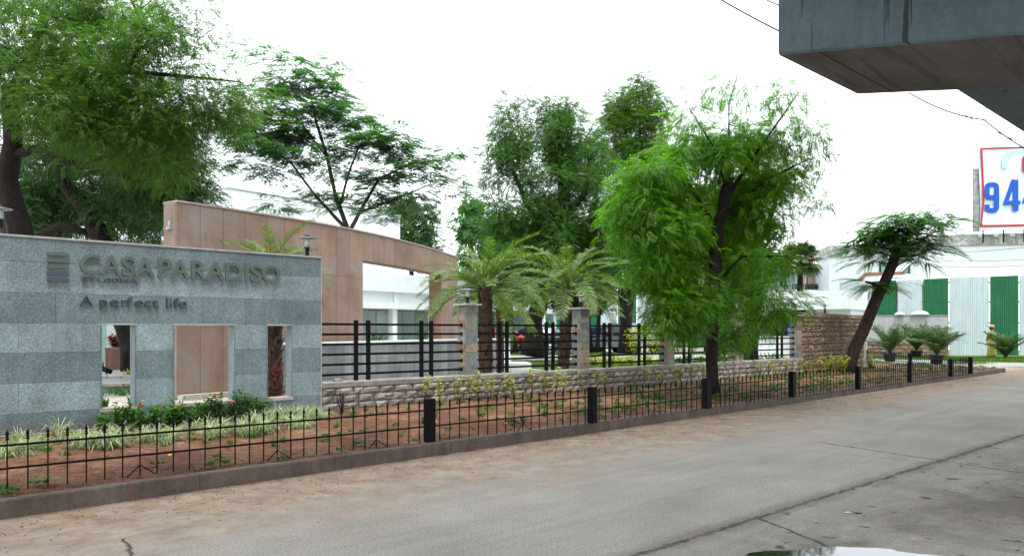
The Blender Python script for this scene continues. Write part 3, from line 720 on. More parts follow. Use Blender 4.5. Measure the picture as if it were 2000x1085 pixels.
# grey planter wall in front of it
gp = [P(535, 700, 15.6), P(640, 700, 16.9), P(760, 700, 19.5), P(893, 700, 23.0), P(972, 700, 24.7)]
gw = thing('grey_planter_wall', (gp[2].x, gp[2].y, .2), 'low grey stone slab wall with white coping below the pink wall', 'wall')
GST = mottled('slab stone', (.25, .27, .28), .3, 1.6, .7, 45, streak=.3, dirt=(.15, .165, .18), dirt_lo=.5, objvar=.22).m
for a, b in zip(gp, gp[1:]):
    g_ = Frame(a, b); n = max(1, round(g_.L/.62))
    for i in range(n):
        mb = MB(); g_.box(mb, g_.L*i/n+.003, g_.L*(i+1)/n-.003, -.03, r.uniform(-.002, .002), .19, 1.205); mb.build('stone_slab', GST, gw)
    mb = MB(); g_.box(mb, 0, g_.L, -.2, -.031, .19, 1.2); mb.build('core', WHITE, gw)
    mb = MB(); g_.box(mb, -.01, g_.L+.01, -.22, .02, 1.207, 1.25); mb.build('coping', WHITE, gw)
g_ = Frame(gp[-1]+Vector((.02, -.0, 0)), gp[-1]+Vector((.85, -1.2, 0)))
mb = MB(); g_.box(mb, 0.02, .30, -.25, 0, .19, 1.255); mb.build('end_wall', WHITE, gw)
mb = MB(); q = P(1003, 716, 23.5); mb.box((q.x, q.y, .37), (.9, .9, .34), .2); tag(mb.build('plinth', WHITE), 'low white block standing behind the first date palms', 'plinth')

# ================================================================== white main building behind
mbld = thing('white_building', (-9, 38, .2), 'long white building with teal glass walls seen through the portal', 'building')
C0 = Vector((-12.4, 34, 0)); BF = Frame(C0, C0+Vector((.60, .80, 0)))
mb = MB(); BF.box(mb, 0, 10.5, -6, 0, 4.45, 7.7); mb.build('upper_storey', WHITE, mbld)
mb = MB(); BF.box(mb, -.03, 10.55, -6.05, .04, 7.702, 7.76); mb.build('roof_edge', STEELG, mbld)
mb = MB(); BF.box(mb, -.0, 24, -5, 1.2, 3.5, 4.44); mb.build('fascia', WHITE, mbld)
mb = MB(); BF.box(mb, -.0, 24, -5, .95, 2.95, 3.497); mb.build('beam', WHITE, mbld)
mb = MB(); BF.box(mb, -.0, 24, -5, 1.3, 2.62, 2.947); mb.build('canopy_slab', WHITE, mbld)
mb = MB(); BF.box(mb, .1, 23.9, -5, -1.6, .2, 2.62); mb.build('inner_wall', TEAL2, mbld)
for i in range(9):
    u0 = 24*i/8 - (.15 if i else 0); mb = MB(); BF.box(mb, u0, u0+.32, .8, 1.12, .2, 2.618); mb.build('column', WHITE, mbld)
    if i == 8: break
    for k in range(3):
        a = u0+k*1.0+.34; f_ = MB(); BF.box(f_, a, a+.98, -.62, -.5, .22, 2.6); w_ = f_.build('window', STEELG, mbld)
        p_ = MB(); BF.box(p_, a+.04, a+.94, -.499, -.485, .28, 2.55)
        o = link('pane', p_.mesh('pane', TEAL), w_); ORG[o.name] = org(mbld)
        o.data.transform(Matrix.Translation(-org(mbld)))
for k in range(8):                                     # upper recessed panels between the beams
    mb = MB(); BF.box(mb, 3*k+.05, 3*k+.3, .96, 1.06, 2.95, 3.499); mb.build('pilaster', WHITE, mbld)
# teal glass building on the left
lb = thing('glass_building', (-18, 30, .2), 'low building with teal glass wall behind the big shady tree', 'building')
LF = Frame((-40, 29.0), (-13.3, 30.2))
mb = MB(); LF.box(mb, 0, LF.L, -8, 0, 3.6, 5.0); mb.build('parapet', GREYPL, lb)
mb = MB(); LF.box(mb, 0, LF.L, -8, -.6, .2, 3.6); mb.build('wall', WHITE, lb)
u_ = LF.u(224); k = 0; mb = MB(); LF.box(mb, u_-.35, u_+.05, -.58, -.1, .2, 3.598); mb.build('column', STEELG, lb)
for k in range(7):
    a = u_-.4-(k+1)*1.9; f_ = MB(); LF.box(f_, a, a+1.85, -.58, -.5, .25, 3.55); w_ = f_.build('window', STEELG, lb)
    p_ = MB(); LF.box(p_, a+.06, a+1.8, -.498, -.48, .3, 3.5); p_.v = [tuple(Vector(q)-org(lb)) for q in p_.v]; link('pane', p_.mesh('pane', TEAL2), w_)
for k in range(3):
    a = u_+.12+k*.9; f_ = MB(); LF.box(f_, a, a+.85, -.58, -.5, .25, 3.2); w_ = f_.build('window', IRON, lb)
    for i in range(2):
        for j in range(5):
            p_ = MB(); LF.box(p_, a+.03+i*.41, a+.41+i*.41, -.498, -.48, .3+j*.58, .85+j*.58); p_.v = [tuple(Vector(q)-org(lb)) for q in p_.v]; link('pane', p_.mesh('pane', WHITE), w_)
# red stone planter with dark red plants, seen through the small opening
t = thing('stone_planter', G(230, 720, .2), 'brown stone planter box seen through the small wall opening', 'planter')
Q = Frame(G(206, 722, .2), G(300, 720, .2))
mb = MB(); Q.box(mb, 0, Q.L, -1.4, 0, .2, .88); mb.build('box', PINK_IN, t); mb = MB(); Q.box(mb, -.02, Q.L+.02, -1.42, .02, .882, .93); mb.build('rim', PINK, t)
mb = MB(); Q.box(mb, -1.4, -.03, -1.2, -.2, .2, .42); mb.build('step', PINK_IN, t)
PLANTER = Q
t = thing('ground_spotlight', G(206, 741, .25), 'small black ground spotlight on the pale yard paving', 'lamp')
q = G(206, 741, .25); mb = MB(); mb.tube([q+Vector((-.12, 0, .30)), q+Vector((.16, -.03, .2))], [.07, .06], 10); mb.build('housing', IRON, t)
mb = MB(); mb.tube([q+Vector((.03, 0, .22)), q+Vector((.03, 0, .0))], .015, 6); mb.box(q+Vector((.03, 0, .01)), (.16, .1, .02)); mb.build('bracket', IRON, t)
q = G(1017, 721, .27); t = thing('ground_spotlight', q, 'small black ground spotlight on the sandy kerb by the palms', 'lamp')
mb = MB(); mb.tube([q+Vector((-.12, 0, .16)), q+Vector((.14, -.03, .1))], [.06, .05], 8); mb.build('housing', IRON, t); mb = MB(); mb.tube([q+Vector((.03, 0, .12)), q], .013, 6); mb.build('bracket', IRON, t)

# ================================================================== guard house
A = P(1660, 645, 33.0); B = P(1477, 645, 35.4); Cc = P(1704, 645, 36.2)
gh = thing('guard_house', (A.x-2, A.y+2, .2), 'white flat roofed guard house behind the brown rubble wall', 'building')
GL = Frame(B, A); GR = Frame(A, Cc); zt = 3.22
dv = Cc-A
def quadprism(mb, a, b, c, z0, z1):
    d = b + (c-a) if False else Vector((c.x+(b.x-a.x), c.y+(b.y-a.y), 0)); mb.prism([(b.x,b.y), (a.x,a.y), (c.x,c.y), (d.x,d.y)], z0, z1)
mb = MB(); quadprism(mb, A, B, Cc, 2.42, zt); mb.build('roof_slab', WHITE, gh)
mb = MB(); GL.box(mb, GL.L-1.9, GL.L-.05, -3.4, -.35, .2, 2.419); mb.build('wall', WHITE, gh)
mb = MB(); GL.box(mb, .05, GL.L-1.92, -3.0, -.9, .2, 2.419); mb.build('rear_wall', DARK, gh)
mb = MB(); GL.box(mb, .05, GL.L-1.92, -.6, -.4, .2, 1.25); mb.build('counter_wall', WHITE, gh)
mb = MB(); GL.box(mb, .03, .45, -.62, -.2, .2, 2.418); mb.build('pillar', WHITE, gh)
u_ = GL.u(1553, -.38); f_ = MB(); GL.box(f_, GL.L-1.85, GL.L-1.0, -.349, -.32, 1.3, 2.3); w_ = f_.build('window', STEELG, gh); p_ = MB(); GL.box(p_, GL.L-1.8, GL.L-1.05, -.319, -.31, 1.35, 2.25); p_.v = [tuple(Vector(q)-org(gh)) for q in p_.v]; link('pane', p_.mesh('pane', TEAL2), w_)
mb = MB(); q = P(1535, 640, 35.2); mb.lathe((q.x, q.y-.6, 1.26), [(.14, 0), (.14, .34), (.06, .40), (.05, .46)], 14); tag(mb.build('water_bottle', glassy('blue plastic', (.03, .14, .55))), 'blue water bottle standing in the guard house opening', 'bottle')

# ================================================================== grey plaster wall, corrugated sheet hoarding
mb = MB(); a = P(1640, 645, 42.3); b = P(1851, 645, 42.0); GF = Frame(a, b)
t = thing('plaster_wall', (a.x, a.y, 0), 'grey cement plaster wall behind the potted palms', 'wall')
GF.box(mb, 0, GF.L, -.25, 0, .9, 2.30); mb.build('wall', GREYPL, t); mb = MB(); GF.box(mb, -.02, GF.L+.02, -.28, .03, 2.302, 2.34); mb.build('coping', CONC, t)
z = .05; mb = MB(); GF.box(mb, 0, GF.L, -.22, -.03, .0, .89); mb.build('core', PINK_D, t)
while z < .82:
    h = .21; uu = 0
    while uu < GF.L-.1:
        L = min(r.uniform(.3, .6), GF.L-uu); place('stone', r.choice(BR), t, GF.p(uu+.01, -.031, z+.008), GF.rz, (L-.02, .06, h-.016)); uu += L
    z += h
hd = thing('sheet_hoarding', (22, 44, .1), 'tall hoarding of alternating green and white corrugated metal sheets', 'fence')
def sheetpanel(px0, px1, Y0, Y1, zt0, zt1, mat, zb=.08, parent=None, pitch=.12):
    a = P(px0, 645, Y0); b = P(px1, 645, Y1); f = Frame(a, b); n = max(4, int(f.L/pitch)); mb = MB(); vs = []
    prof = [(0, 0), (.35, 0), (.5, .035), (.65, .035), (.8, 0)]
    cs = [((i+q)/n*f.L, w) for i in range(n) for q, w in prof] + [(f.L, 0)]
    for u_, w_ in cs:
        zz = zt0+(zt1-zt0)*u_/f.L
        vs += [f.p(u_, w_, zb), f.p(u_, w_, zz), f.p(u_, w_-.02, zz), f.p(u_, w_-.02, zb)]
    fs = []
    for i in range(len(cs)-1):
        for j in range(4): fs.append((i*4+j, (i+1)*4+j, (i+1)*4+(j+1) % 4, i*4+(j+1) % 4))
    e = (len(cs)-1)*4; fs += [(0,1,2,3), (e+3,e+2,e+1,e)]
    mb.add(vs, [q[::-1] for q in fs]); return mb.build('corrugated_sheet', mat, parent)
YH = 44.0
for px0, px1, yt, mt in ((1640,1700,550,SHEETW), (1704,1750.5,549,SHEETG), (1753.5,1800.5,547,SHEETW), (1803.5,1852,545,SHEETG), (1855,1931,542,SHEETW), (1934.5,1989,540,SHEETG), (1991.5,2060,538,SHEETW), (2063,2120,536,SHEETG)):
    zt = 1.5+(645-yt)/F*YH; sheetpanel(px0, px1, YH+r.uniform(-.1, .1), YH+r.uniform(-.1, .1), zt, zt+.07, mt, .08, hd)
mb = MB(); a = P(1640, 645, YH+.3); b = P(2130, 645, YH+.3); f = Frame(a, b)
for z in (.7, 1.9, 3.1, 4.2): f.box(mb, 0, f.L, -.05, 0, z, z+.06)
mb.build('bearer', IRON, hd)
# far hoarding behind the yard
fh = thing('sheet_hoarding', (8, 58, .2), 'distant corrugated sheet fence seen between the trunks behind the cars', 'fence')
px = 1002; g = True; i = 0
while px < 1500:
    w_ = r.uniform(22, 34) if not g else r.uniform(26, 38)
    sheetpanel(px, px+w_, 58, 58, 5.0, 5.0, SHEETG if g else SHEETW, .2, fh, .2); px += w_+1.2; g = not g
mb = MB(); q = P(1848, 612, 43); 
# white sacks on the plaster wall
for px, wd in ((1758, .28), (1797, .5)):
    q = P(px, 613.5, 42.0); mb = MB(); vs = []; n = 10
    for j in range(5):
        for i in range(n):
            an = 2*math.pi*i/n; rr_ = math.cos(j/4*1.45)*(1+.15*math.sin(3*an+px)); vs.append((q.x+wd*rr_*math.cos(an), q.y+.12*rr_*math.sin(an), 2.345+.22*math.sin(j/4*1.5)*(1 if wd > .3 else .6)))
    mb.add(vs, [(j*n+i, j*n+(i+1) % n, (j+1)*n+(i+1) % n, (j+1)*n+i) for j in range(4) for i in range(n)] + [tuple(range(n))[::-1]], True)
    tag(mb.build('sack', WHITE), 'white sack lying on the grey plaster wall, ' + ('smaller left one' if wd < .3 else 'larger right one'), 'sack')

# ================================================================== houses and hall on the right
YB = 56.
hall = thing('white_hall', P(1900, 700, YB), 'big whitewashed hall with mouldy grey parapet under the billboard', 'building')
def zz_(y, Y): return 1.5+(645-y)/F*Y
HF = Frame(P(1811, 645, YB), P(2300, 645, YB-3)); mb = MB(); HF.box(mb, 0, HF.L, -14, 0, 0, zz_(478, YB)); mb.build('wall', WHITE, hall)
mb = MB(); HF.box(mb, -.0, HF.L, -14, .06, zz_(478, YB)+.002, zz_(459, YB)); mb.build('parapet', PARAPET, hall)
mb = MB(); HF.box(mb, -.03, HF.L, -14, .14, zz_(481, YB), zz_(478, YB)+.0); mb.build('ledge', PARAPET, hall)
for px in (1913, 1943, 1975):
    mb = MB(); u_ = HF.u(px); mb.tube([HF.p(u_, -.05, zz_(463, YB)), HF.p(u_, .35, zz_(463.5, YB))], .12, 8); mb.build('drain_pipe', WHITE, hall)
H2 = Frame(P(1620, 645, YB+.5), P(1716, 645, YB)); hb = thing('stained_house', P(1660, 700, YB), 'white house wall with peeling bluish patches and grey stained parapet', 'building')
mb = MB(); H2.box(mb, 0, H2.L, -10, 0, 0, zz_(501, YB)); mb.build('wall', WHITE_ST, hb); mb = MB(); H2.box(mb, 0, H2.L, -10, .05, zz_(501, YB)+.002, zz_(478, YB)); mb.build('parapet', PARAPET, hb)
H3 = Frame(P(1716.5, 645, YB+4), P(1810.5, 645, YB+4)); hc = thing('recessed_house', P(1760, 700, YB+4), 'shaded recessed house front with white sloping canopies between the white walls', 'building')
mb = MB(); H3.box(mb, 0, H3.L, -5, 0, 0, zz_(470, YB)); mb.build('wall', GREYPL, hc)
for k, (px0, px1, y0, y1) in enumerate(((1717, 1740, 512, 536), (1745, 1776, 505, 540), (1779, 1808, 497, 540))):
    f_ = MB(); H3.box(f_, H3.u(px0), H3.u(px1), .002, .08, zz_(y1, YB+4), zz_(y0, YB+4)); w_ = f_.build('window', DARK, hc)
    p_ = MB(); H3.box(p_, H3.u(px0)+.12, H3.u(px1)-.12, .082, .1, zz_(y1, YB+4)+.15, zz_(y0, YB+4)-.15); p_.v = [tuple(Vector(q)-org(hc)) for q in p_.v]; link('pane', p_.mesh('pane', TEAL2), w_)
mb = MB(); q0, q1 = P(1700, 549, YB), P(1806, 549, YB)
mb.add([q0, q1, P(1812, 533.5, YB+3.9), P(1716, 536, YB+3.9), q0-Vector((0,0,.2)), q1-Vector((0,0,.2)), P(1812, 539, YB+3.9), P(1716, 541, YB+3.9)], [(0,1,2,3), (7,6,5,4), (0,4,5,1), (1,5,6,2), (2,6,7,3), (3,7,4,0)]); mb.build('canopy', WHITE, hc)
mb = MB(); a_ = [P(1748, 536, YB+.6), P(1782, 508, YB+.6), P(1808, 536, YB+.6)]; b_ = [q+Vector((0, 1.6, .0)) for q in a_]
mb.add([a_[0], a_[1], b_[1], b_[0], a_[0]-Vector((0,0,.18)), a_[1]-Vector((0,0,.18)), b_[1]-Vector((0,0,.18)), b_[0]-Vector((0,0,.18))], [(0,1,2,3), (7,6,5,4), (0,4,5,1), (1,5,6,2), (2,6,7,3), (3,7,4,0)]); mb.build('gable_slab', WHITE, hc)
# sloping brown roof edge in front of the stained wall
mb = MB(); a_ = P(1655, 566, 50); b_ = P(1690, 536, 50); mb.tube([a_, b_], .16, 4, smooth=False); a2 = P(1690, 536, 50); mb.tube([a2, a2+Vector((2.5, 0, .1))], .16, 4, smooth=False)
tag(mb.build('roof_edge', PINK_IN), 'sloping brown roof edge before the stained white wall', 'roof edge')
# pink house
YP = 60.
ph = thing('pink_house', P(1560, 700, YP), 'pink balcony house with sloping tiled roof behind the fan palm', 'building')
PK = mottled('pink plaster', (.62, .42, .40), .08, 1).m; PKT = mottled('pink roof tile', (.52, .27, .27), .15, 2, streak=.2).m; CRM = mottled('cream plaster', (.62, .55, .46), .08, 1).m; GRN = mottled('pale green plaster', (.35, .52, .47), .08, 1).m; ORG_P = mottled('orange brown plaster', (.45, .2, .11), .1, 2).m
PFm = Frame(P(1500, 645, YP), P(1621, 645, YP))
def pbox(name, x0, x1, y0, y1, w0, w1, mat, par=ph): mb = MB(); PFm.box(mb, PFm.u(x0), PFm.u(x1), w0, w1, zz_(y1, YP), zz_(y0, YP)); return mb.build(name, mat, par)
pbox('wall', 1500, 1572, 530, 690, -6, -1.5, GRN); pbox('wall', 1572.5, 1621, 516, 690, -6, -1.5, CRM)
pbox('upper_wall', 1601, 1621, 481, 498, -5, -2, PK); pbox('eave', 1585, 1619, 511, 516, -2, .2, WHITE); pbox('lintel', 1597, 1618, 520, 527, -1.48, -.4, ORG_P)
pbox('pillar', 1601, 1611, 527.3, 566, -1.4, -.5, CRM); pbox('door', 1582, 1591, 537, 562, -1.49, -1.4, mottled('red wood', (.3, .06, .03), .2, 5).m); pbox('side_pillar', 1575, 1581, 530, 566, -1.49, -.6, PK)
pbox('balcony_slab', 1545, 1619, 566, 572, -1.5, .3, WHITE); pbox('left_eave', 1500, 1570, 508, 512, -1.5, .2, GRN)
for k in range(26):
    x = 1546+k*2.8; pbox('baluster', x, x+.8, 555.5, 566, .1, .2, IRON)
pbox('rail', 1545, 1619, 554.5, 555.4, .08, .22, IRON); pbox('mesh_panel', 1573, 1605, 557, 565.9, .0, .08, STEELG)
for k in range(12): pbox('baluster', 1503+k*5, 1504.6+k*5, 512.3, 521, .0, .1, GRN)
pbox('green_band', 1500, 1568, 521.2, 530, -1.49, .0, GRN)
for k in range(7):                                     # sloping roof in tile courses
    t0, t1 = k/7, (k+1)/7+.02; ya, yb = 511-(511-496)*t0, 511-(511-496)*t1; w0, w1 = .1-2.0*t0, .1-2.0*t1
    mb = MB(); xl0, xl1 = 1568+(1601-1568)*t0, 1568+(1601-1568)*t1
    mb.hexa([PFm.p(PFm.u(xl0), w0, zz_(ya, YP)+.03), PFm.p(PFm.u(1620), w0, zz_(ya, YP)+.03), PFm.p(PFm.u(1620), w1, zz_(yb, YP)-.02), PFm.p(PFm.u(xl1), w1, zz_(yb, YP)-.02),
             PFm.p(PFm.u(xl0), w0, zz_(ya, YP)+.12), PFm.p(PFm.u(1620), w0, zz_(ya, YP)+.12), PFm.p(PFm.u(1620), w1, zz_(yb, YP)+.04), PFm.p(PFm.u(xl1), w1, zz_(yb, YP)+.04)]); mb.build('tile_course', PKT, ph)
# billboard
bb = thing('billboard', P(1950, 451, 54.5), 'white rooftop billboard with red border and blue phone number', 'billboard')
YQ = 54.5; B0 = Frame(P(1912, 645, YQ), P(2230, 645, YQ-1.5))
skin = Mat('billboard vinyl', (.54, .64, .67), .5, .3); skin.bump(skin.noise(skin.pos((1, 1, .4)), .6, 3), .4, .3)
def bz(y): return zz_(y, YQ)
mb = MB(); n = 14; nz = 10; vs = []
for j in range(nz+1):
    for i in range(n+1):
        edge = .12*max(0, 1-abs(j/nz-.32)*3.2)*(1 if i == 0 else 0)
        vs.append(B0.p(B0.L*i/n+edge, .05*math.sin(j*1.3+i*.7), bz(450)+(bz(288)-bz(450))*j/nz))
mb.add(vs, [(j*(n+1)+i, j*(n+1)+i+1, (j+1)*(n+1)+i+1, (j+1)*(n+1)+i) for j in range(nz) for i in range(n)], True)
mb.build('vinyl_sheet', skin.m, bb)
mb = MB(); B0.box(mb, .15, B0.L, -.3, -.12, bz(450), bz(290)); mb.build('frame', STEELG, bb)
mb = MB(); B0.box(mb, -.28, .12, -.35, -.14, bz(452), bz(328)); mb.build('backing_board', mottled('weathered board', (.3, .3, .32), .4, 3, streak=.4).m, bb)
RED = mottled('red print', (.36, .02, .03), .1, 4, .5).m; BLU = mottled('blue print', (.006, .07, .38), .08, 4, .5).m
mb = MB(); B0.box(mb, .16, B0.L-.3, .07, .09, bz(443.5), bz(439.5)); mb.build('border_strip', RED, bb)
mb = MB(); B0.box(mb, .18, B0.L-.3, .07, .09, bz(292.5), bz(289.5)); mb.build('border_strip', RED, bb)
mb = MB(); k_ = [(.02, 442), (.19, 395), (.19, 380), (.12, 330), (.05, 290)]
for (ua, ya), (ub, yb) in zip(k_, k_[1:]):
    mb.hexa([B0.p(ua,.09,bz(ya)), B0.p(ua+.13,.09,bz(ya)), B0.p(ua+.13,.07,bz(ya)), B0.p(ua,.07,bz(ya)), B0.p(ub,.09,bz(yb)), B0.p(ub+.13,.09,bz(yb)), B0.p(ub+.13,.07,bz(yb)), B0.p(ub,.07,bz(yb))])
mb.build('border_strip', RED, bb)
mb = MB(); B0.box(mb, .03, .155, .07, .091, bz(443.6), bz(439.6)); mb.build('border_strip', RED, bb)
def stroke(mb, pts, w, fr, wz0, wz1):                   # mitred thick line in (u,z)
    pts = [p for i, p in enumerate(pts) if i == 0 or (Vector(p)-Vector(pts[i-1])).length > 1e-4]
    n = len(pts); L = []; R = []
    for i in range(n):
        p = Vector(pts[i]); d0 = (p-Vector(pts[i-1])).normalized() if i else None; d1 = (Vector(pts[i+1])-p).normalized() if i < n-1 else None
        if d0 is None: d0 = d1
        if d1 is None: d1 = d0
        nn = (Vector((-d0.y, d0.x))+Vector((-d1.y, d1.x))).normalized(); k = w/2/max(.4, nn.dot(Vector((-d0.y, d0.x))))
        L.append(p+nn*k); R.append(p-nn*k)
    vs = [];
    for a, b in zip(L, R): vs += [fr.p(a.x, wz0, a.y), fr.p(a.x, wz1, a.y), fr.p(b.x, wz1, b.y), fr.p(b.x, wz0, b.y)]
    fs = [(i*4+j, (i+1)*4+j, (i+1)*4+(j+1) % 4, i*4+(j+1) % 4) for i in range(n-1) for j in range(4)] + [(0,1,2,3), tuple((n-1)*4+q for q in (3,2,1,0))]
    mb.add(vs, fs)
def rr_arc(cx, cy, rx, ry, a0, a1, n=6): return [(cx+rx*math.cos(rad(a0+(a1-a0)*i/n)), cy+ry*math.sin(rad(a0+(a1-a0)*i/n))) for i in range(n+1)]
def digit(d, x0, x1, y0, y1, mat=BLU):
    u0, u1 = B0.u(x0, .09), B0.u(x1, .09); z0, z1 = bz(y1), bz(y0); W = u1-u0; H = z1-z0; w = W*.34; a, b, c, e = u0+w/2, u1-w/2, z0+w/2, z1-w/2; mb = MB(); q = W*.22
    if d == '9':
        zm = z0+H*.50
        pts = [(a, z0+H*.27), (a, c+q)] + rr_arc(a+q, c+q, q, q, 180, 270, 4) + [(b-q, c)] + rr_arc(b-q, c+q, q, q, 270, 360, 4) + rr_arc(b-q, e-q, q, q, 0, 90, 4) + rr_arc(a+q, e-q, q, q, 90, 180, 4) + rr_arc(a+q, zm+q, q, q, 180, 270, 4) + [(b-w*.45, zm)]
        stroke(mb, pts, w, B0, .075, .105)
    if d == '4':
        xr = u0+W*.72
        stroke(mb, [(u1, z0+H*.27), (u0+w*.45, z0+H*.27), (xr-w*.3, z1)], w*.72, B0, .075, .104); mb.v = mb.v
        stroke(mb, [(xr, z0), (xr, z1)], w*.95, B0, .0752, .107)
    if d == '0':
        pts = rr_arc(a+q, c+q, q, q, 180, 270, 4)+rr_arc(b-q, c+q, q, q, 270, 360, 4)+rr_arc(b-q, e-q, q, q, 0, 90, 4)+rr_arc(a+q, e-q, q, q, 90, 180, 4)+[(a, c+q)]
        stroke(mb, pts, w, B0, .075, .105)
    mb.build('digit', mat, bb)
digit('9', 1923, 1951.5, 357, 416); digit('4', 1959, 1993, 353, 414); digit('4', 1996.5, 2030, 350, 412)
digit('0', 1996.5, 2018, 306, 340, RED)
PALE = mottled('pale blue print', (.36, .54, .58), .05, 2, .5).m
mb = MB(); stroke(mb, [(B0.u(x, .09), bz(y)) for x, y in ((1962, 330), (1963, 312), (1970, 302), (1982, 297), (2010, 296), (2060, 297))], .35, B0, .06, .072); mb.build('letter', PALE, bb)
mb = MB()
for px in (1920, 1960, 2000, 2060, 2120, 2180): a_ = B0.p(B0.u(px, -.2), -.2, bz(457)); mb.tube([a_-Vector((0,0,.6)), a_+Vector((0,0,.5))], .05, 6)
mb.build('leg', IRON, bb)

# ================================================================== flyover
fly = mottled('flyover concrete', (.12, .17, .192), .18, .9, .9, 14, streak=.12)
v = fly.pos((1, 1, .04)); s1 = fly.noise(v, 6, 4, .6); s1b = fly.ramp(s1, [(.60, 0.), (.63, .8)])
st2 = fly.noise(fly.pos((1, 1, .02)), 1.4, 2); lines = fly.math('MULTIPLY', s1b, fly.ramp(st2, [(.5, 0.), (.62, 1.)]))
fly.base(fly.mix(lines, fly.col, (.025, .03, .03)))
und = mottled('stained soffit concrete', (.17, .165, .165), .2, .7, .9, 12)
v = und.pos((1, 1, 1), rad(43.3)); 
mp = und.n('ShaderNodeMapping'); mp.inputs['Scale'].default_value = (3.2, .25, 1); und.l(und.pos((1,1,1), rad(-46.7+90)), mp.inputs[0])
stn = und.noise(mp.outputs[0], 1.2, 6, .65, .6); und.base(und.mix(und.ramp(stn, [(.50, 0.), (.68, .65)]), und.col, (.06, .047, .043)))
fo = thing('flyover', (8.2, 6.2, 0), 'grey concrete flyover pier cap and deck overhanging the road', 'bridge')
cd = Vector((1, -1.06, 0)).normalized(); ld = Vector((1.06, 1, 0)).normalized()
c1 = Vector((3.58, 10.45, 0)); c2 = Vector((5.43, 12.2, 0)); ln = (c2-c1).length; SL = .178
def capz(t): return 5.2-SL*min(t, 4.2)
def cpt(t, w, z): return c1+cd*t+ld*w+Vector((0, 0, z))
mb = MB(); ts = [0, 1.4, 2.8, 4.2, 6.8, 8.2, 9.6, 11]; vs = []
zc_ = [5.2-SL*(min(t, 4.2) if t < 6 else max(0, 11-t) if t > 6.8 else 4.2) for t in ts]
for t, z in zip(ts, zc_):
    for w, zz in ((0.03, z), (0, z+.03), (0, 6.49), (ln, 6.49), (ln, z+.02), (ln-.03, z)): vs.append(cpt(t, w, zz))
n = len(ts); fside = [(i*6+j, (i+1)*6+j, (i+1)*6+(j+1) % 6, i*6+(j+1) % 6) for i in range(n-1) for j in (0, 1, 2, 3, 4)] + [tuple(range(6)), tuple((n-1)*6+q for q in range(5, -1, -1))]
mb.add(vs, fside); mb.build('pier_cap', fly.m, fo)
mb = MB(); vs = []
for t, z in zip(ts, zc_): vs += [cpt(t, .03, z-.001), cpt(t, ln-.03, z-.001)]
mb.add(vs, [(i*2, i*2+1, i*2+3, i*2+2) for i in range(n-1)]); mb.build('cap_soffit', und.m, fo)
mb = MB(); p0, p1 = cpt(.55, .03, 5.2-SL*.55-.0025), cpt(.55, ln-.03, 5.2-SL*.55-.0025); q_ = cd*.012; mb.add([p0-q_, p1-q_, p1+q_, p0+q_], [(0,1,2,3)]); mb.build('formwork_joint', DARK, fo)
m_ = MB(); cc = cpt(5.5, ln/2, 0); m_.lathe((cc.x, cc.y, 0), [(1.0, -.05), (1.0, 3.6), (1.15, 4.55)], 28); m_.build('column', fly.m, fo)
d0 = Vector((12.9, 19.6, 0))                           # left lower edge of the deck girder
def dpt(s, w, z): return d0+ld*s+cd*w+Vector((0, 0, z))
mb = MB(); prof = [(0, 6.5), (.25, 7.4), (-1.2, 7.75), (-1.2, 8.7), (12, 8.7), (12, 7.75), (10.6, 7.4), (10.8, 6.5)]
vs = [dpt(-38, w, z) for w, z in prof] + [dpt(22, w, z) for w, z in prof]; k = len(prof)
mb.add(vs, [(i, (i+1) % k, (i+1) % k+k, i+k) for i in range(k)] + [tuple(range(k))[::-1], tuple(range(k, 2*k))]); mb.build('deck', fly.m, fo)
# overhead wires
WIRE = Mat('wire', (.02, .02, .02), .6).m
def wire(label, a, b, sag, rr=.012):
    n = 16; mb = MB(); mb.tube([a.lerp(b, i/n)-Vector((0, 0, sag*4*(i/n)*(1-i/n))) for i in range(n+1)], rr, 5); tag(mb.build('cable', WIRE), label, 'cable')
wire('thicker overhead cable entering at top left of the flyover', P(1395, -8, 16), P(1530, 65, 16), .02, .017)
wire('short overhead cable near the corner of the flyover cap', P(1480, -8, 16), P(1530, 14, 16), .01, .014)
wire('lower overhead cable running from the flyover cap toward the billboard', P(1775, 181, 20), P(1922, 234, 20), .12, .017)
wire('overhead cable continuing past the billboard edge', P(1922, 234, 20), P(2020, 300, 18), .05, .016)
wire('upper thin overhead cable between flyover and billboard', P(1820, 184, 22), P(2020, 290, 20), .1, .011)
wire('thin vertical cable hanging from the flyover edge', P(1926.5, 210, 19.5), P(1925, 235, 19.5), .0, .010)
for k, (y0, y1) in enumerate(((494, 480), (508, 505), (520, 516))):
    wire('thin cable crossing the white hall wall, ' + ('top', 'middle', 'lowest')[k] + ' of three', P(1810, y0, 52), P(2030, y1, 48), .1, .015)
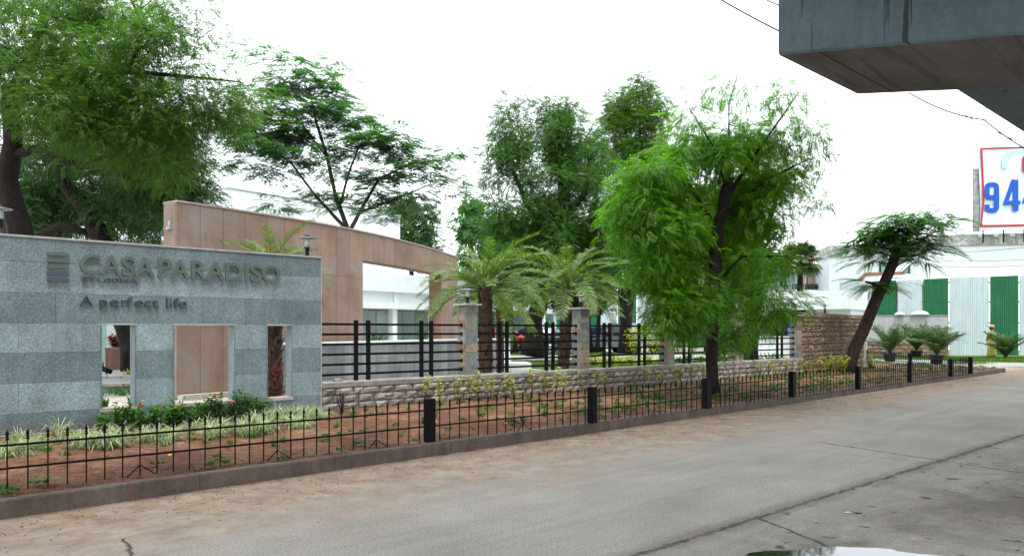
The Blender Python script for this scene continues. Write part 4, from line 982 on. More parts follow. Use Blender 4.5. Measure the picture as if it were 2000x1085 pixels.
# ================================================================== foliage tools
def spray_template(kind):
    q = []
    def leaf(p, d, L, w, nrm=(0,0,1)):
        p = np.array(p, float); d = np.array(d, float); d /= np.linalg.norm(d); s = np.cross(d, nrm); s /= (np.linalg.norm(s)+1e-9)
        q.append([p, p+d*L*.45+s*w/2, p+d*L, p+d*L*.45-s*w/2])
    R = np.random.default_rng(5)
    if kind == 'neem':                                 # rachis along +x, leaflets drooping
        for i in range(8):
            t = i/8; x = .05+.26*t; z = -.10*t*t
            for s in (-1, 1): leaf((x, 0, z), (.55, s, -.25-.25*R.random()), .078, .025, (R.uniform(-.4,.4), R.uniform(-.4,.4), 1))
        leaf((.3, 0, -.1), (1, 0, -.5), .08, .026)
    if kind == 'broad':
        for i in range(6):
            t = i/6; x = .03+.22*t; z = -.07*t*t
            for s in (-1, 1): leaf((x, 0, z), (.6, s*.9, R.uniform(-.6, .2)), .13, .055, (R.uniform(-.6,.6), R.uniform(-.6,.6), 1))
    if kind == 'feather':                              # long bipinnate leaf with narrow pinnae
        for i in range(9):
            t = i/9; x = .04+.36*t; z = -.16*t*t
            for s in (-1, 1): leaf((x, 0, z), (.75, s*.8, -.35-.25*R.random()), .15*(1-.35*abs(t-.45)), .024, (R.uniform(-.3,.3), R.uniform(-.3,.3), 1))
        leaf((.38, 0, -.14), (1, 0, -.6), .12, .024)
    if kind == 'flat':                                 # poinciana: flat tiers
        for i in range(8):
            t = i/8; x = .04+.38*t; z = -.09*t*t
            for s in (-1, 1): leaf((x, 0, z), (.6, s, -.12-.1*R.random()), .17*(1-.5*abs(t-.45)), .042)
    if kind == 'fern':                                 # very long arching frond
        for i in range(24):
            t = i/24; x = .05+.85*t; z = .05*t-.30*t*t
            for s in (-1, 1): leaf((x, 0, z), (.7, s*.85, -.2), .155*(1-.75*abs(t-.4)), .036)
    return np.array(q)                                 # (n,4,3)
TPL = {k: spray_template(k) for k in ('neem', 'broad', 'feather', 'flat', 'fern')}
def spray_cloud(kind, pos, az, pitch, roll, sc):
    T = TPL[kind].reshape(-1, 3); n = len(pos)
    ca, sa, cp_, sp_, cr, sr = np.cos(az), np.sin(az), np.cos(pitch), np.sin(pitch), np.cos(roll), np.sin(roll)
    X = np.stack([ca*cp_, sa*cp_, sp_], 1); Y0 = np.stack([-sa, ca, 0*sa], 1); Z0 = np.cross(X, Y0)
    Yv = Y0*cr[:, None]+Z0*sr[:, None]; Zv = np.cross(X, Yv)
    M = np.stack([X, Yv, Zv], 2)*sc[:, None, None]
    return (np.einsum('nij,kj->nki', M, T)+pos[:, None, :]).reshape(-1, 3)
def tree(name, label, base, trunks, blobs, kind, leafm, bark, sprays=26, crad=.55, sc=1., group=None, seed=1, droop=.25, flat=1., brr=.02, cat='tree', keep=1.):
    """trunks: polylines of (px, py, Y, radius); blobs: (px, py, rx, ry, Y, depth radius m, clumps)"""
    R = np.random.default_rng(seed); r_ = random.Random(seed)
    t = thing(name, base, label, cat, group); nodes = []
    mb = MB()
    for tr in trunks:
        pts = []; rr = []
        for a, b in zip(tr, tr[1:]):
            A_, B_ = P(*a[:3]), P(*b[:3]); n = max(2, int((B_-A_).length/.45))
            for i in range(n):
                k = i/n; j = .5*(a[3]+(b[3]-a[3])*k)
                pts.append(A_.lerp(B_, k)+Vector((r_.uniform(-j, j), r_.uniform(-j, j), 0))*.35); rr.append(a[3]+(b[3]-a[3])*k)
        pts.append(P(*tr[-1][:3])); rr.append(tr[-1][3])
        if len(trunks[0]) and tr is trunks[0]: rr[0] *= 1.35
        mb.tube(pts, rr, 9, jit=.07)
        nodes += [(p, q) for p, q in zip(pts, rr) if p.z > 1.6 or tr is not trunks[0]]
    mb.build('trunk', bark, t)
    if not nodes: nodes = [(P(*trunks[0][-1][:3]), trunks[0][-1][3])]
    cl = []
    for b in blobs:
        px, py, rx, ry, Y, rd, n = b[:7]
        c = P(px, py, Y); ax, az = rx/F*Y, ry/F*Y
        for i in range(n):
            while True:
                v = R.uniform(-1, 1, 3)
                if .15 < v@v < 1: break
            v *= (v@v)**-.12
            if r_.random() < keep: cl.append((c+Vector((v[0]*ax, v[1]*rd, v[2]*az)), b[7] if len(b) > 7 else 1.))
    org0 = sum((n[0] for n in nodes), Vector())/len(nodes)
    cl.sort(key=lambda q: min((q[0]-n[0]).length for n in nodes))
    bm_ = MB()
    for p, dens in cl:
        best = min(nodes, key=lambda n: (n[0]-p).length*(1. if n[0].z < p.z+.3 else 1.8))
        a, ra = best; d = p-a; L = d.length
        if L < .15: nodes.append((p, brr)); continue
        r0 = max(brr*.7, min(ra*.7, brr*(.8+.5*L))); pts = []; n = 4
        sag = Vector((r_.uniform(-.12, .12)*L, r_.uniform(-.12, .12)*L, .10*L))
        for i in range(n+1):
            k = i/n; pts.append(a.lerp(p, k)+sag*4*k*(1-k)*.6)
        bm_.tube(pts, [r0+(brr*.35-r0)*i/n for i in range(n+1)], 4, caps=False)
        nodes += [(pts[2], r0*.7), (p, brr*.5)]
    if bm_.v: bm_.build('branch', bark, t, 'stuff')
    C = np.array([tuple(p) for p, _ in cl]); D = np.array([d for _, d in cl])
    cnt = R.poisson(sprays*D); idx = np.repeat(np.arange(len(cl)), cnt); n = len(idx)
    off = R.normal(0, 1, (n, 3)); off /= np.linalg.norm(off, axis=1)[:, None]; rr = crad*R.random(n)**.45
    off *= rr[:, None]; off[:, 2] *= flat*.75
    pos = C[idx]+off
    az = np.arctan2(off[:, 1], off[:, 0])+R.normal(0, .7, n)
    pitch = np.clip(np.arctan2(off[:, 2], np.hypot(off[:, 0], off[:, 1]))*.6-droop+R.normal(0, .3, n), -1.4, 1.1)*(1 if flat > .5 else .35)
    V = spray_cloud(kind, pos, az, pitch, R.normal(0, .5 if flat > .5 else .18, n), sc*R.uniform(.7, 1.2, n))
    quads_obj('crown', V, leafm, t); LEAFQ[0] += len(V)//4
    return t
LEAFQ = [0]
L_NEEM2 = leafmat('mid neem leaf', (.044, .118, .032), .45)
# ------------------------------------------------------------------ the big shady neem on the left
tree('neem_tree', 'huge dense neem tree with dark trunk shading the left end of the sign wall', tuple(P(40, 700, 16.5).xy)+(.2,),
     [[(60,735,16.5,.30), (48,560,16.5,.27), (36,440,16.5,.25), (10,350,16.5,.21), (26,280,16.4,.19), (22,200,16.2,.17), (60,110,16,.12), (90,20,15.8,.06)],
      [(26,300,16.4,.11), (75,290,16.2,.09), (110,310,16,.07), (160,320,15.8,.05), (230,300,15.5,.03)],
      [(22,200,16.2,.10), (140,150,15.6,.07), (250,140,15.2,.05), (350,148,15,.035), (470,160,15,.015)], [(250,140,15.2,.04), (285,60,15,.025), (250,-10,15,.015)],
      [(60,110,16,.08), (170,90,15.5,.05), (280,95,15.2,.03), (240,30,15.,.02)]],
     [(-60,30,150,120,16.5,2.5,34), (80,50,130,90,15.8,2.2,36), (30,150,110,60,15.3,1.4,22), (130,180,110,75,15.2,1.8,34), (230,150,110,70,15.4,2,28), (190,40,110,50,15.8,2,17),
      (240,230,110,70,15.2,1.8,32), (300,100,70,50,15.2,1.5,11,.8), (290,300,80,60,15.6,1.6,24), (190,290,60,40,15.8,1.2,8,.8), (350,20,40,28,15.2,1,5,.7), (350,90,45,30,15.2,1,6,.8), (420,190,75,34,15,1.2,11,.75), (470,215,50,28,15,1,6,.7), (380,160,50,40,15,1,8,.8), (345,210,55,35,15,1,8), (440,60,16,14,15,.5,1,.6), (330,260,50,30,15.2,1,6)],
     'neem', L_NEEM, BARKD, 84, .50, .70, seed=3, brr=.014, droop=.15, keep=.82)
tree('neem_tree', 'leaning dark trunked neem tree behind the emblem on the sign wall', tuple(P(210, 700, 20).xy)+(.2,),
     [[(262,720,20,.24), (232,600,20,.24), (205,480,20,.24), (168,405,20,.22), (125,360,20,.15), (105,300,20,.10), (140,220,20,.06)],
      [(168,405,20,.12), (220,370,19.6,.08), (280,350,19.4,.05), (340,350,19.2,.03)], [(60,470,20.5,.12), (120,440,20,.10), (175,455,20,.08)]],
     [(110,400,110,55,22.6,1.4,34), (60,340,110,60,22.6,1.6,30), (90,290,60,30,19,1,9), (60,430,80,24,22.6,1,12), (265,400,66,45,20.6,1.2,24), (330,380,60,45,19.2,1.3,24), (320,320,60,50,19.2,1.3,22), (270,340,80,50,19.6,1.5,22), (350,340,35,60,19.2,1,10), (180,360,100,60,22.4,1.6,26), (120,250,130,70,22,2,34), (230,270,100,60,20.5,2,26), (40,420,70,30,21,1.5,10), (380,385,18,14,19.2,.6,3)],
     'neem', L_DARK, BARKD, 66, .60, .95, seed=5, brr=.02, droop=.15, keep=.9)
tree('yard_tree', 'thick trunked tree standing beside the stone planter in the opening', tuple(P(252, 720, 24).xy)+(.2,),
     [[(268,722,25,.26), (262,660,25,.25), (252,628,25,.26), (225,520,25,.24), (200,440,25,.18)], [(254,632,25,.18), (300,540,24,.14), (330,470,24,.08)]],
     [(180,430,90,40,24.5,2,14), (60,410,120,50,24.5,2,18), (300,430,50,30,24,1.5,7)], 'neem', L_DARK, BARKD, 36, .8, 1.5, seed=6, brr=.025)
# ------------------------------------------------------------------ poinciana behind the pink wall
tree('poinciana_tree', 'thin poinciana tree with flat open tiers of leaves above the pink wall', tuple(P(690, 700, 27).xy)+(.2,),
     [[(690,705,27,0.150), (688,560,27,0.136), (680,450,27,0.122)],
      [(680,450,27,0.082), (655,380,27,0.068), (640,310,27,0.061), (618,240,27,0.048), (608,190,27,0.027), (585,140,27,0.014)],
      [(682,452,27,0.075), (655,425,27,0.061), (615,380,26.8,0.048), (570,320,26.6,0.034), (510,270,26.4,0.020), (460,220,26.2,0.010)],
      [(684,450,27,0.075), (705,410,27,0.061), (740,350,27.4,0.048), (800,320,27.6,0.027), (880,310,27.8,0.014)],
      [(665,400,27,0.048), (680,340,26.6,0.041), (700,290,26.4,0.027), (760,270,26.2,0.014)], [(700,415,27,0.048), (770,390,26.8,0.034), (840,360,26.6,0.020), (880,370,26.6,0.010)],
      [(640,310,27,0.034), (580,230,27,0.027), (520,170,27,0.014)], [(618,240,27,0.027), (650,200,27,0.020), (662,165,27,0.010)]],
     [(575,112,26,12,27,.6,3,.7), (533,112,26,14,27,.6,3,.7), (477,95,12,12,26.4,.4,2,.7), (647,120,14,8,27,.4,1,.8), (672,142,20,12,27,.5,3,.7), (590,150,40,22,27,1,9), (640,180,42,24,27,1,10), (540,165,45,22,27,1,9), (500,205,60,22,26.6,1.2,12),
      (590,215,60,26,27,1.4,15), (660,225,50,20,27,1.2,9), (480,260,60,18,26.4,1.2,14), (550,255,70,22,26.7,1.6,18), (620,270,70,20,27,1.6,14), (700,245,45,14,27,1,9), (745,268,50,18,26.6,1.2,14), (700,295,60,16,26.6,1.4,12),
      (500,295,70,16,26.4,1.2,14), (580,305,60,14,26.6,1.4,10), (650,330,70,14,27,1.6,10), (460,325,38,9,26.2,.8,5), (530,340,40,8,26.5,.8,4), (790,300,50,16,27.4,1.2,8), (850,320,55,16,27.6,1.2,9), (885,300,22,10,27.6,.6,3), (800,340,60,14,27,1.2,8), (870,355,40,12,27,1,5), (890,385,20,8,27,.6,2),
      (740,345,60,14,27,1.4,9), (760,380,60,16,26.8,1.4,9), (700,385,60,14,27,1.6,8), (645,395,60,12,26.8,1.4,6), (560,405,30,7,26.6,.7,3), (610,375,30,7,26.6,.7,3), (545,345,26,6,26.6,.7,2), (730,420,50,12,27,1.2,6), (820,395,40,10,27,1,4), (525,372,20,6,26.5,.5,1,.7)],
     'flat', L_GUL, BARKG, 19, .60, 1.05, seed=8, droop=.05, flat=.32, brr=.010)
tree('background_tree', 'bushy mid green tree behind the right half of the pink wall', tuple(P(805, 700, 54).xy)+(.2,), [[(808,690,54,.25), (806,560,54,.2), (800,460,54,.1)]],
     [(800,440,50,45,54,2.4,26), (760,440,40,30,54,2.4,12), (790,400,20,18,54,1.2,5), (830,480,30,40,54,1.8,12)], 'broad', L_DARK, BARKD, 26, .85, 1.7, seed=9, brr=.03)
tree('background_tree', 'narrow column shaped tree left of the tall dense neem', tuple(P(918, 700, 46).xy)+(.2,), [[(918,690,46,.2), (918,560,46,.15), (918,430,46,.08)]],
     [(918,430,22,45,46,.9,16), (918,520,26,50,46,1,14), (915,400,8,14,46,.4,2)], 'broad', L_GUL, BARKD, 24, .7, 1.6, seed=10, brr=.03)
# ------------------------------------------------------------------ dense neem pair in the middle
tree('neem_tree', 'tall dense round crowned neem tree in the middle behind the date palms', tuple(P(1095, 700, 33).xy)+(.2,),
     [[(1040,692,33,.42), (1045,620,33,.38), (1080,500,33,.32), (1095,400,33,.24), (1100,320,33,.14), (1090,260,33,.07)], [(1080,480,33,.18), (1030,400,33,.12), (1000,330,33,.07)], [(1090,440,33,.18), (1150,370,33,.12), (1150,290,33,.06)], [(1100,330,33,.08), (1120,240,33,.04)]],
     [(1000,215,14,18,33,.6,3), (1045,205,14,12,33,.6,2), (1075,225,40,22,33,1.2,10), (1110,205,14,12,33,.6,2), (995,260,36,22,33,1.2,8), (1050,260,60,30,33,2,22), (1110,260,55,30,33,2,20), (985,300,38,28,33,1.5,12), (1050,310,70,35,33,2.4,26), (1130,310,55,35,33,2,20), (1165,285,26,16,33,1,4),
      (1000,345,45,22,33,1.5,10), (1080,370,80,32,33,2.6,28), (1150,370,50,30,33,2,16), (980,390,34,20,33,1,7), (1040,420,80,35,33,2.5,30), (1130,430,80,40,33,2.5,36), (1000,460,60,30,33,2,16), (1080,490,90,40,33,2.5,34), (1180,450,60,60,33,2,26), (1190,520,60,50,33,2,20), (1060,540,80,25,33,2,14), (960,335,14,10,33,.5,2), (975,430,26,24,33,1,6)],
     'neem', L_NEEM2, BARKD, 74, .60, 1.12, seed=12, brr=.028, droop=.1, keep=.72)
tree('neem_tree', 'tallest slim crowned neem tree right of the round neem crown', tuple(P(1235, 700, 36).xy)+(.2,),
     [[(1222,690,36,.3), (1225,600,36,.27), (1240,480,36,.22), (1262,360,36,.16), (1250,280,36,.08), (1248,190,36,.04)], [(1255,330,36,.08), (1215,240,36,.05)]],
     [(1252,152,9,12,36,.5,3), (1250,172,14,16,36,.6,5), (1248,200,22,20,36,1,6), (1212,215,34,24,36,1.3,12), (1275,205,16,12,36,.8,3), (1235,240,50,26,36,1.6,18), (1275,240,26,18,36,1,5), (1225,275,46,24,36,1.6,15), (1270,285,30,26,36,1.2,9), (1240,310,50,22,36,1.6,15), (1195,225,22,14,36,.8,3), (1290,310,24,20,36,1,6), (1200,345,55,18,36,1.5,9), (1270,350,50,34,36,2,18), (1220,400,60,40,36,2,20), (1290,430,60,60,36,2,26), (1180,300,14,10,36,.6,2)],
     'neem', L_NEEM, BARKD, 68, .62, 1.15, seed=13, brr=.028, droop=.1, keep=.85)
BK = [(1000,560,1,'low dark tree between the building end and date palms'), (1150,590,2,'dark background tree right of the second pier'), (1290,560,3,'dark background tree behind the front bright tree, left'), (1380,500,4,'dark background tree directly behind the front trunk'), (1450,560,5,'dark background tree left of the guard house')]
for px, py, s, lab in BK:
    Yb = 43+s
    tree('background_tree', lab, tuple(P(px, 700, Yb).xy)+(.2,), [[(px+4,690,Yb,.22), (px-4,620,Yb,.18), (px,540,Yb,.12)], [(px,560,Yb,.08), (px+20,500,Yb,.05)]],
         [(px,py-50,60,40,Yb,2.2,20), (px-20,py-100,50,40,Yb,2,14), (px+25,py-90,55,40,Yb,2,14), (px,py-10,60,22,Yb,2,9)], 'broad', L_DARK, BARKD, 30, .9, 2.0, seed=20+s, brr=.03, group='background trees in the yard')
for i, (px, lab) in enumerate(((1128, 'slender dark trunk in front of the white sheets near the second pier'), (1167, 'thin dark trunk between the second pier and third railing'), (1212, 'thin dark trunk above the silver van'), (1062, 'slanting thin trunk behind the first and second palms'))):
    Yb = 44.; tree('slender_tree', lab, tuple(P(px, 690, Yb).xy)+(.2,), [[(px,688,Yb,.13), (px-(12 if i == 3 else -3),600,Yb,.11), (px-(26 if i == 3 else 0),520,Yb,.08)]], [(px,500,30,20,Yb,1.2,5)], 'broad', L_DARK, BARKD, 20, .8, 1.7, seed=40+i, brr=.03)
# ------------------------------------------------------------------ bright feathery tree by the railing
bp = G(1393, 771, .15)
tree('feathery_tree', 'bright green feathery tree with dark trunk standing in the red soil bed', tuple(bp),
     [[(1393,774,16.4,.135), (1391,700,16.4,.125), (1393,600,16.4,.125), (1396,520,16.4,.13), (1404,440,16.4,.13), (1416,385,16.4,.12), (1425,347,16.4,.11)],
      [(1400,450,16.4,.05), (1340,350,16.2,.035), (1290,320,16,.02)], [(1410,400,16.4,.05), (1470,310,16.5,.035), (1560,180,16.6,.012)], [(1405,430,16.4,.05), (1500,350,16.8,.03), (1580,310,16.8,.012)],
      [(1422,360,16.4,.03), (1423,280,16.4,.022), (1424,200,16.4,.012), (1440,150,16.4,.008)], [(1396,520,16.4,.05), (1330,450,15.8,.035), (1250,390,15.4,.018)], [(1394,560,16.4,.04), (1450,500,15.8,.03), (1540,500,15.6,.015)], [(1393,600,16.3,.035), (1340,560,15.6,.02), (1290,560,15.4,.012)],
      [(1420,370,16.4,.03), (1390,280,16,.02), (1345,210,15.8,.008)]],
     [(1350,285,40,22,17,.9,8), (1420,285,60,26,17,1,14), (1490,275,50,28,17,1,13), (1300,325,40,22,16.2,.8,8), (1265,355,44,26,15.7,.8,12), (1240,400,36,32,15.5,.7,12), (1305,380,46,30,16.2,1,12), (1245,455,42,40,15.5,.7,15), (1310,450,48,34,15.9,.9,14), (1360,365,36,24,17.6,.8,7), (1445,360,46,26,17.6,.8,9),
      (1520,340,40,28,17,.9,9), (1345,480,30,40,16.4,.8,9), (1450,430,46,34,17.2,.8,12), (1400,300,60,30,16.1,.6,8), (1470,380,50,34,16.9,.8,10), (1440,480,36,34,17.2,.6,8), (1375,430,20,40,16.9,.5,5), (1500,430,36,22,16.6,.7,4), (1285,525,52,36,15.4,.7,15), (1345,555,30,30,15.7,.8,8), (1430,520,36,26,17.2,.6,6), (1490,500,40,18,15.6,.6,5), (1315,590,44,26,15.3,.6,9), (1350,605,22,20,15.4,.6,4), (1295,620,30,20,15.2,.5,4), (1338,640,22,18,15.2,.4,3), (1436,590,30,24,17,.5,5), (1446,640,26,26,17,.5,5), (1430,665,20,14,17.2,.3,2), (1500,595,46,12,15.2,.6,3), (1530,565,26,10,15.2,.6,1), (1480,620,34,16,15.2,.5,3), (1555,600,20,8,15.2,.4,1,.8),
      (1450,215,100,30,16.4,1,11,.3), (1460,165,70,24,16.4,.8,6,.26), (1545,200,40,36,16.6,.7,8,.35), (1575,270,42,30,16.8,.7,7,.38), (1590,330,26,30,16.8,.5,4,.36), (1355,210,38,32,16,.6,6,.3), (1335,240,22,30,16,.5,4,.36), (1400,160,40,20,16,.6,3,.22)],
     'feather', L_LIME, BARKD, 42, .42, .64, seed=31, droop=.35, brr=.007)
tree('forked_tree', 'darker forked tree just behind the bright feathery tree', tuple(P(1468, 700, 25).xy)+(.2,),
     [[(1464,708,25,.22), (1466,640,25,.19), (1478,560,25,.17), (1478,480,25,.16), (1482,460,25,.15)], [(1482,460,25,.12), (1500,440,25,.10), (1512,400,25,.07), (1520,350,25,.04)], [(1470,600,25,.11), (1450,520,25,.09), (1445,440,25,.06), (1430,380,25,.03)], [(1478,500,25,.06), (1520,450,25,.03)]],
     [(1515,360,56,36,25,1.4,15), (1480,330,60,36,25,1.4,16), (1440,380,60,40,25,1.4,14), (1560,400,34,16,25,1,3), (1590,400,14,10,25,.5,2), (1450,450,50,30,25,1.2,10), (1490,480,30,24,25,1.,3,.7), (1440,520,50,30,25,1.2,12), (1400,430,50,50,25,1.2,12), (1420,600,50,30,25,1,10), (1450,560,45,34,25,1,10), (1440,500,40,30,25,1,7), (1490,560,24,22,25,.8,2,.8)],
     'neem', L_NEEM, BARKD, 34, .5, 1.1, seed=33, brr=.016, keep=.75)
bp = P(1655, 728, 25.0)
tree('leaning_tree', 'leaning dark trunk tree with umbrella of feathery fronds near the far end of the bed', (bp.x, bp.y, .15),
     [[(1653,727,25,.20), (1672,680,25,.19), (1697,620,25,.18), (1722,562,25,.165), (1742,515,25,.155), (1752,482,25,.13)], [(1755,490,25,.09), (1748,455,25,.07), (1730,437,25,.04)], [(1757,485,25,.09), (1775,455,25,.06), (1800,430,25,.03), (1835,410,25,.012)], [(1722,562,25,.09), (1706,553,25,.05), (1690,550,25,.03)], [(1750,500,25,.06), (1785,500,25,.04), (1812,490,25,.02)]],
     [(1745,440,40,16,25,.9,11), (1710,455,34,16,25,.9,9), (1780,440,38,16,25,.8,10), (1755,470,50,20,25,.9,14), (1815,418,34,11,25,.6,7,.8), (1845,435,26,11,25,.5,5,.8), (1690,480,26,16,25,.6,6), (1720,500,26,14,25,.6,4), (1800,480,26,16,25,.6,5), (1790,505,20,12,25,.5,3), (1700,552,20,8,25,.4,3,.8), (1718,560,12,8,25,.4,2), (1740,425,30,8,25,.6,3,.7), (1860,440,12,8,25,.4,1,.8)],
     'fern', L_RAIN, BARK, 11, .40, .98, seed=35, droop=.12, flat=.5, brr=.012)
print('leaf quads', LEAFQ[0])
# ================================================================== date palms
def frond_mesh(L, droop, seed, nseg=34, ll=.34, up=.9):
    R = random.Random(seed); q = []; spine = []
    x = z = 0.; a = up
    n = 14; st = L/n
    for i in range(n+1): spine.append(Vector((x, 0, z))); x += st*math.cos(a); z += st*math.sin(a); a -= droop/n*(1.15-.3*i/n)
    def at(t):
        k = min(int(t*n), n-1); return spine[k].lerp(spine[k+1], t*n-k), (spine[k+1]-spine[k]).normalized()
    V = []; wv = MB(); wv.tube([at(i/7)[0] for i in range(8)], [.022*(1-i/8.2) for i in range(8)], 4, False)
    for i in range(nseg):
        t = .16+.84*i/nseg; p, d = at(t); up_ = Vector((-d.z, 0, d.x)); l = ll*(math.sin(math.pi*(.12+.80*t))**.6)*R.uniform(.85, 1.1)
        for s in (-1, 1):
            dd = (d*.62+Vector((0, s, 0))*.72+up_*R.uniform(.1, .5)-Vector((0, 0, .1))).normalized(); sd = d.cross(dd).normalized().cross(dd)*.015
            m_ = p+dd*l*.5; e = p+dd*l-Vector((0, 0, .05*l/.3)); b = len(wv.v)
            wv.add([p-sd*.6, p+sd*.6, m_+sd, m_-sd, e], [(0,1,2,3), (3,2,4)])
    return wv.mesh('frond', L_PALM)
FR = [frond_mesh(2.1+.1*(i % 4), (1.0, 1.3, 1.55, 1.2)[i % 4], i, 40, .38) for i in range(8)]
def boot_mesh():
    m = MB(); m.add([(-.5, 0, 0), (.5, 0, 0), (.32, .30, .75), (0, .5, 1.05), (-.32, .30, .75), (-.5, -.3, .1), (.5, -.3, .1)], [(0,1,2,4), (4,2,3), (0,4,5), (1,6,2), (5,4,3), (6,3,2), (0,5,6,1)]); return m.mesh('boot', PALMB)
BOOT = boot_mesh()
def date_palm(label, top, base, rt, nf, scale, seed, boots=150, kind='date_palm'):
    R = random.Random(seed); top = Vector(top); base = Vector(base)
    t = thing(kind, base, label, 'palm', 'date palms planted behind the boundary wall')
    H = (top-base).length; n = 12; m = MB()
    m.tube([base.lerp(top, i/n)+Vector((R.uniform(-.01, .01), R.uniform(-.01, .01), 0)) for i in range(n+1)], [rt*(.86 if i < n-1 else .7) for i in range(n+1)], 12, jit=.05); m.build('trunk', PALMB, t)
    rows = int(boots/9)
    for k in range(boots):
        j = k/boots; an = k*2.399963; p = base.lerp(top, j*.99); o = place('boot', BOOT, t, p+Vector((math.cos(an), math.sin(an), 0))*rt*.86, an-math.pi/2, (rt*.66, rt*.8*R.uniform(.7, 1.1), H/rows*1.15*R.uniform(.8, 1.2)))
    for k in range(nf):
        j = k/nf; an = k*2.399963+R.uniform(-.2, .2); el = 1.42-1.3*j**.8+R.uniform(-.12, .12)      # young ones upright, old ones hang
        me = FR[R.randrange(8)]; o = link('frond', me, t); s = scale*R.uniform(.86, 1.08)*(1-.25*(1-j)*.5)
        o.matrix_world = Matrix.Identity(4)
        o.location = top-base+Vector((math.cos(an), math.sin(an), 0))*rt*.3-Vector((0, 0, .15*j))
        o.rotation_euler = (R.uniform(-.25, .25), .9-el, an); o.scale = (s, s, s)
    return t
def pz(px, pyt, Y, zb=.2): q = P(px, pyt, Y); return q, Vector((q.x, q.y, zb))
tp, bs_ = pz(947, 560, 17.2); bs_.x = P(949, 560, 17.2).x; date_palm('nearest date palm, thick trunk just right of the first slate pier', tp, bs_, .155, 34, .82, 2, 170)
tp, bs_ = pz(1110, 562, 19.6); bs_.x = P(1099, 560, 19.6).x; date_palm('second date palm, left of the second slate pier with upswept crown', tp, bs_, .15, 32, .92, 5, 170)
tp, bs_ = pz(977, 606, 21.8); date_palm('small slim date palm between the two large date palms', tp, bs_, .11, 24, .66, 7, 110)
tp, bs_ = pz(530, 530, 14.2); date_palm('date palm hidden behind the sign wall, fronds peeping over its top', tp, bs_, .19, 26, .58, 9, 200)
# potted palms on the verge
POT = mottled('dark pot plastic', (.03, .032, .035), .2, 5, .6).m
L_POT = leafmat('dark palm leaflet', (.05, .10, .045), .3)
fr2 = [frond_mesh(1.15, (.6, .9, 1.1)[i % 3], 50+i, 22, .32) for i in range(3)]
for f_ in fr2: f_.materials[0] = L_POT
for i, (px, py, Y, s, lab) in enumerate(((1738, 711, 34.8, 1.25, 'potted palm left of the three in front of the grey wall'), (1790, 700, 39.5, 1.45, 'potted palm in the middle of the three before the grey wall'), (1829, 717, 32.5, 1.25, 'greener potted palm right of the three before the grey wall'), (1964, 701, 38.9, 1.3, 'palm bush beside the standing woman at the hoarding'))):
    q = P(px, 645, Y); z0 = .1; R = random.Random(60+i)
    t = thing('potted_palm', (q.x, q.y, z0), lab, 'palm', 'young palms on the grass verge')
    if i != 3: MB().lathe((q.x, q.y, z0), [(.2, 0), (.27, .34), (.30, .35), (.30, .40), (.26, .39)], 14).build('pot', POT, t)
    for k in range(22):
        an = k*2.4; el = 1.5-.62*(k/22); o = link('frond', fr2[k % 3], t); o.location = (0, 0, .38 if i != 3 else .05); o.rotation_euler = (R.uniform(-.2, .2), .9-el, an); o.scale = (s*R.uniform(.8, 1.1),)*3
# fan palm before the pink house
q = P(1562, 555, 44); t = thing('fan_palm', (q.x, q.y, .2), 'tall fan palm in front of the pink balcony house', 'palm'); top = P(1563, 512, 44)
m = MB(); m.tube([(q.x, q.y, .2), top-Vector((0, 0, .1))], [.2, .16], 8, jit=.06); m.build('trunk', BARKD, t)
L_FAN = leafmat('fan palm leaf', (.045, .085, .035), .3)
def fan_mesh(seed):
    m = MB(); R = random.Random(seed); n = 22; m.tube([(0,0,0), (.7,0,.05)], [.02,.015], 4)
    for i in range(n):
        a = rad(-115+230*i/(n-1)); l = .85*R.uniform(.9, 1.05)*(1-.15*abs(i/(n-1)-.5)); w = .055; d = Vector((math.cos(a), math.sin(a), 0)); s = Vector((-d.y, d.x, 0)); c = Vector((.7, 0, .05)); f = .03*(-1)**i
        m.add([c, c+d*l*.55+s*w+Vector((0,0,f)), c+d*l*R.uniform(.9, 1)-Vector((0,0,.22)), c+d*l*.55-s*w-Vector((0,0,f))], [(0,1,2,3)])
    return m.mesh('frond', L_FAN)
FM = [fan_mesh(i) for i in range(3)]; R = random.Random(3)
for k in range(24):
    an = k*2.4; el = 1.3-2.1*(k/24); o = link('frond', FM[k % 3], t); o.location = top-Vector((q.x, q.y, .2)); o.rotation_euler = (R.uniform(-.4, .4), -el, an); o.scale = (.95,)*3

# ================================================================== shrubs, grass clumps, seedlings
def blades(n, L, w, spread, R, up=1.2, bend=1.6, h0=0):
    q = []
    for i in range(n):
        an = R.uniform(0, 6.283); el = up*R.uniform(.55, 1.15); l = L*R.uniform(.6, 1.1); p = Vector((R.uniform(-spread, spread), R.uniform(-spread, spread), h0)); d = Vector((math.cos(an), math.sin(an), 0)); s = Vector((-d.y, d.x, 0))*w/2
        pts = [p]; e = min(el, 1.5)
        for k in range(3): p = p+(d*math.cos(e)+Vector((0, 0, math.sin(e))))*l/3; pts.append(p); e -= bend/3*R.uniform(.7, 1.3)
        ww = (.7, 1, .8, .08)
        for k in range(3): q += [pts[k]-s*ww[k], pts[k]+s*ww[k], pts[k+1]+s*ww[k+1], pts[k+1]-s*ww[k+1]]
    return q
def clump_mesh(name, mat, seed, **kw):
    R = random.Random(seed); V = np.array([tuple(v) for v in blades(R=R, **kw)], dtype=np.float32); o = quads_obj(name, V, mat); me = o.data; COL.objects.unlink(o); bpy.data.objects.remove(o); return me
R = random.Random(77)
RB = [clump_mesh('ribbon_grass', L_WHITE, 80+i, n=70, L=.40, w=.008, spread=.06, up=1.3, bend=2.3) for i in range(5)]
k = 0
def bedpt(px, w):                                      # point in the bed at photo column px, w metres in front of the wall line
    q = WF.p(WF.u(px, w), w, 0); return q
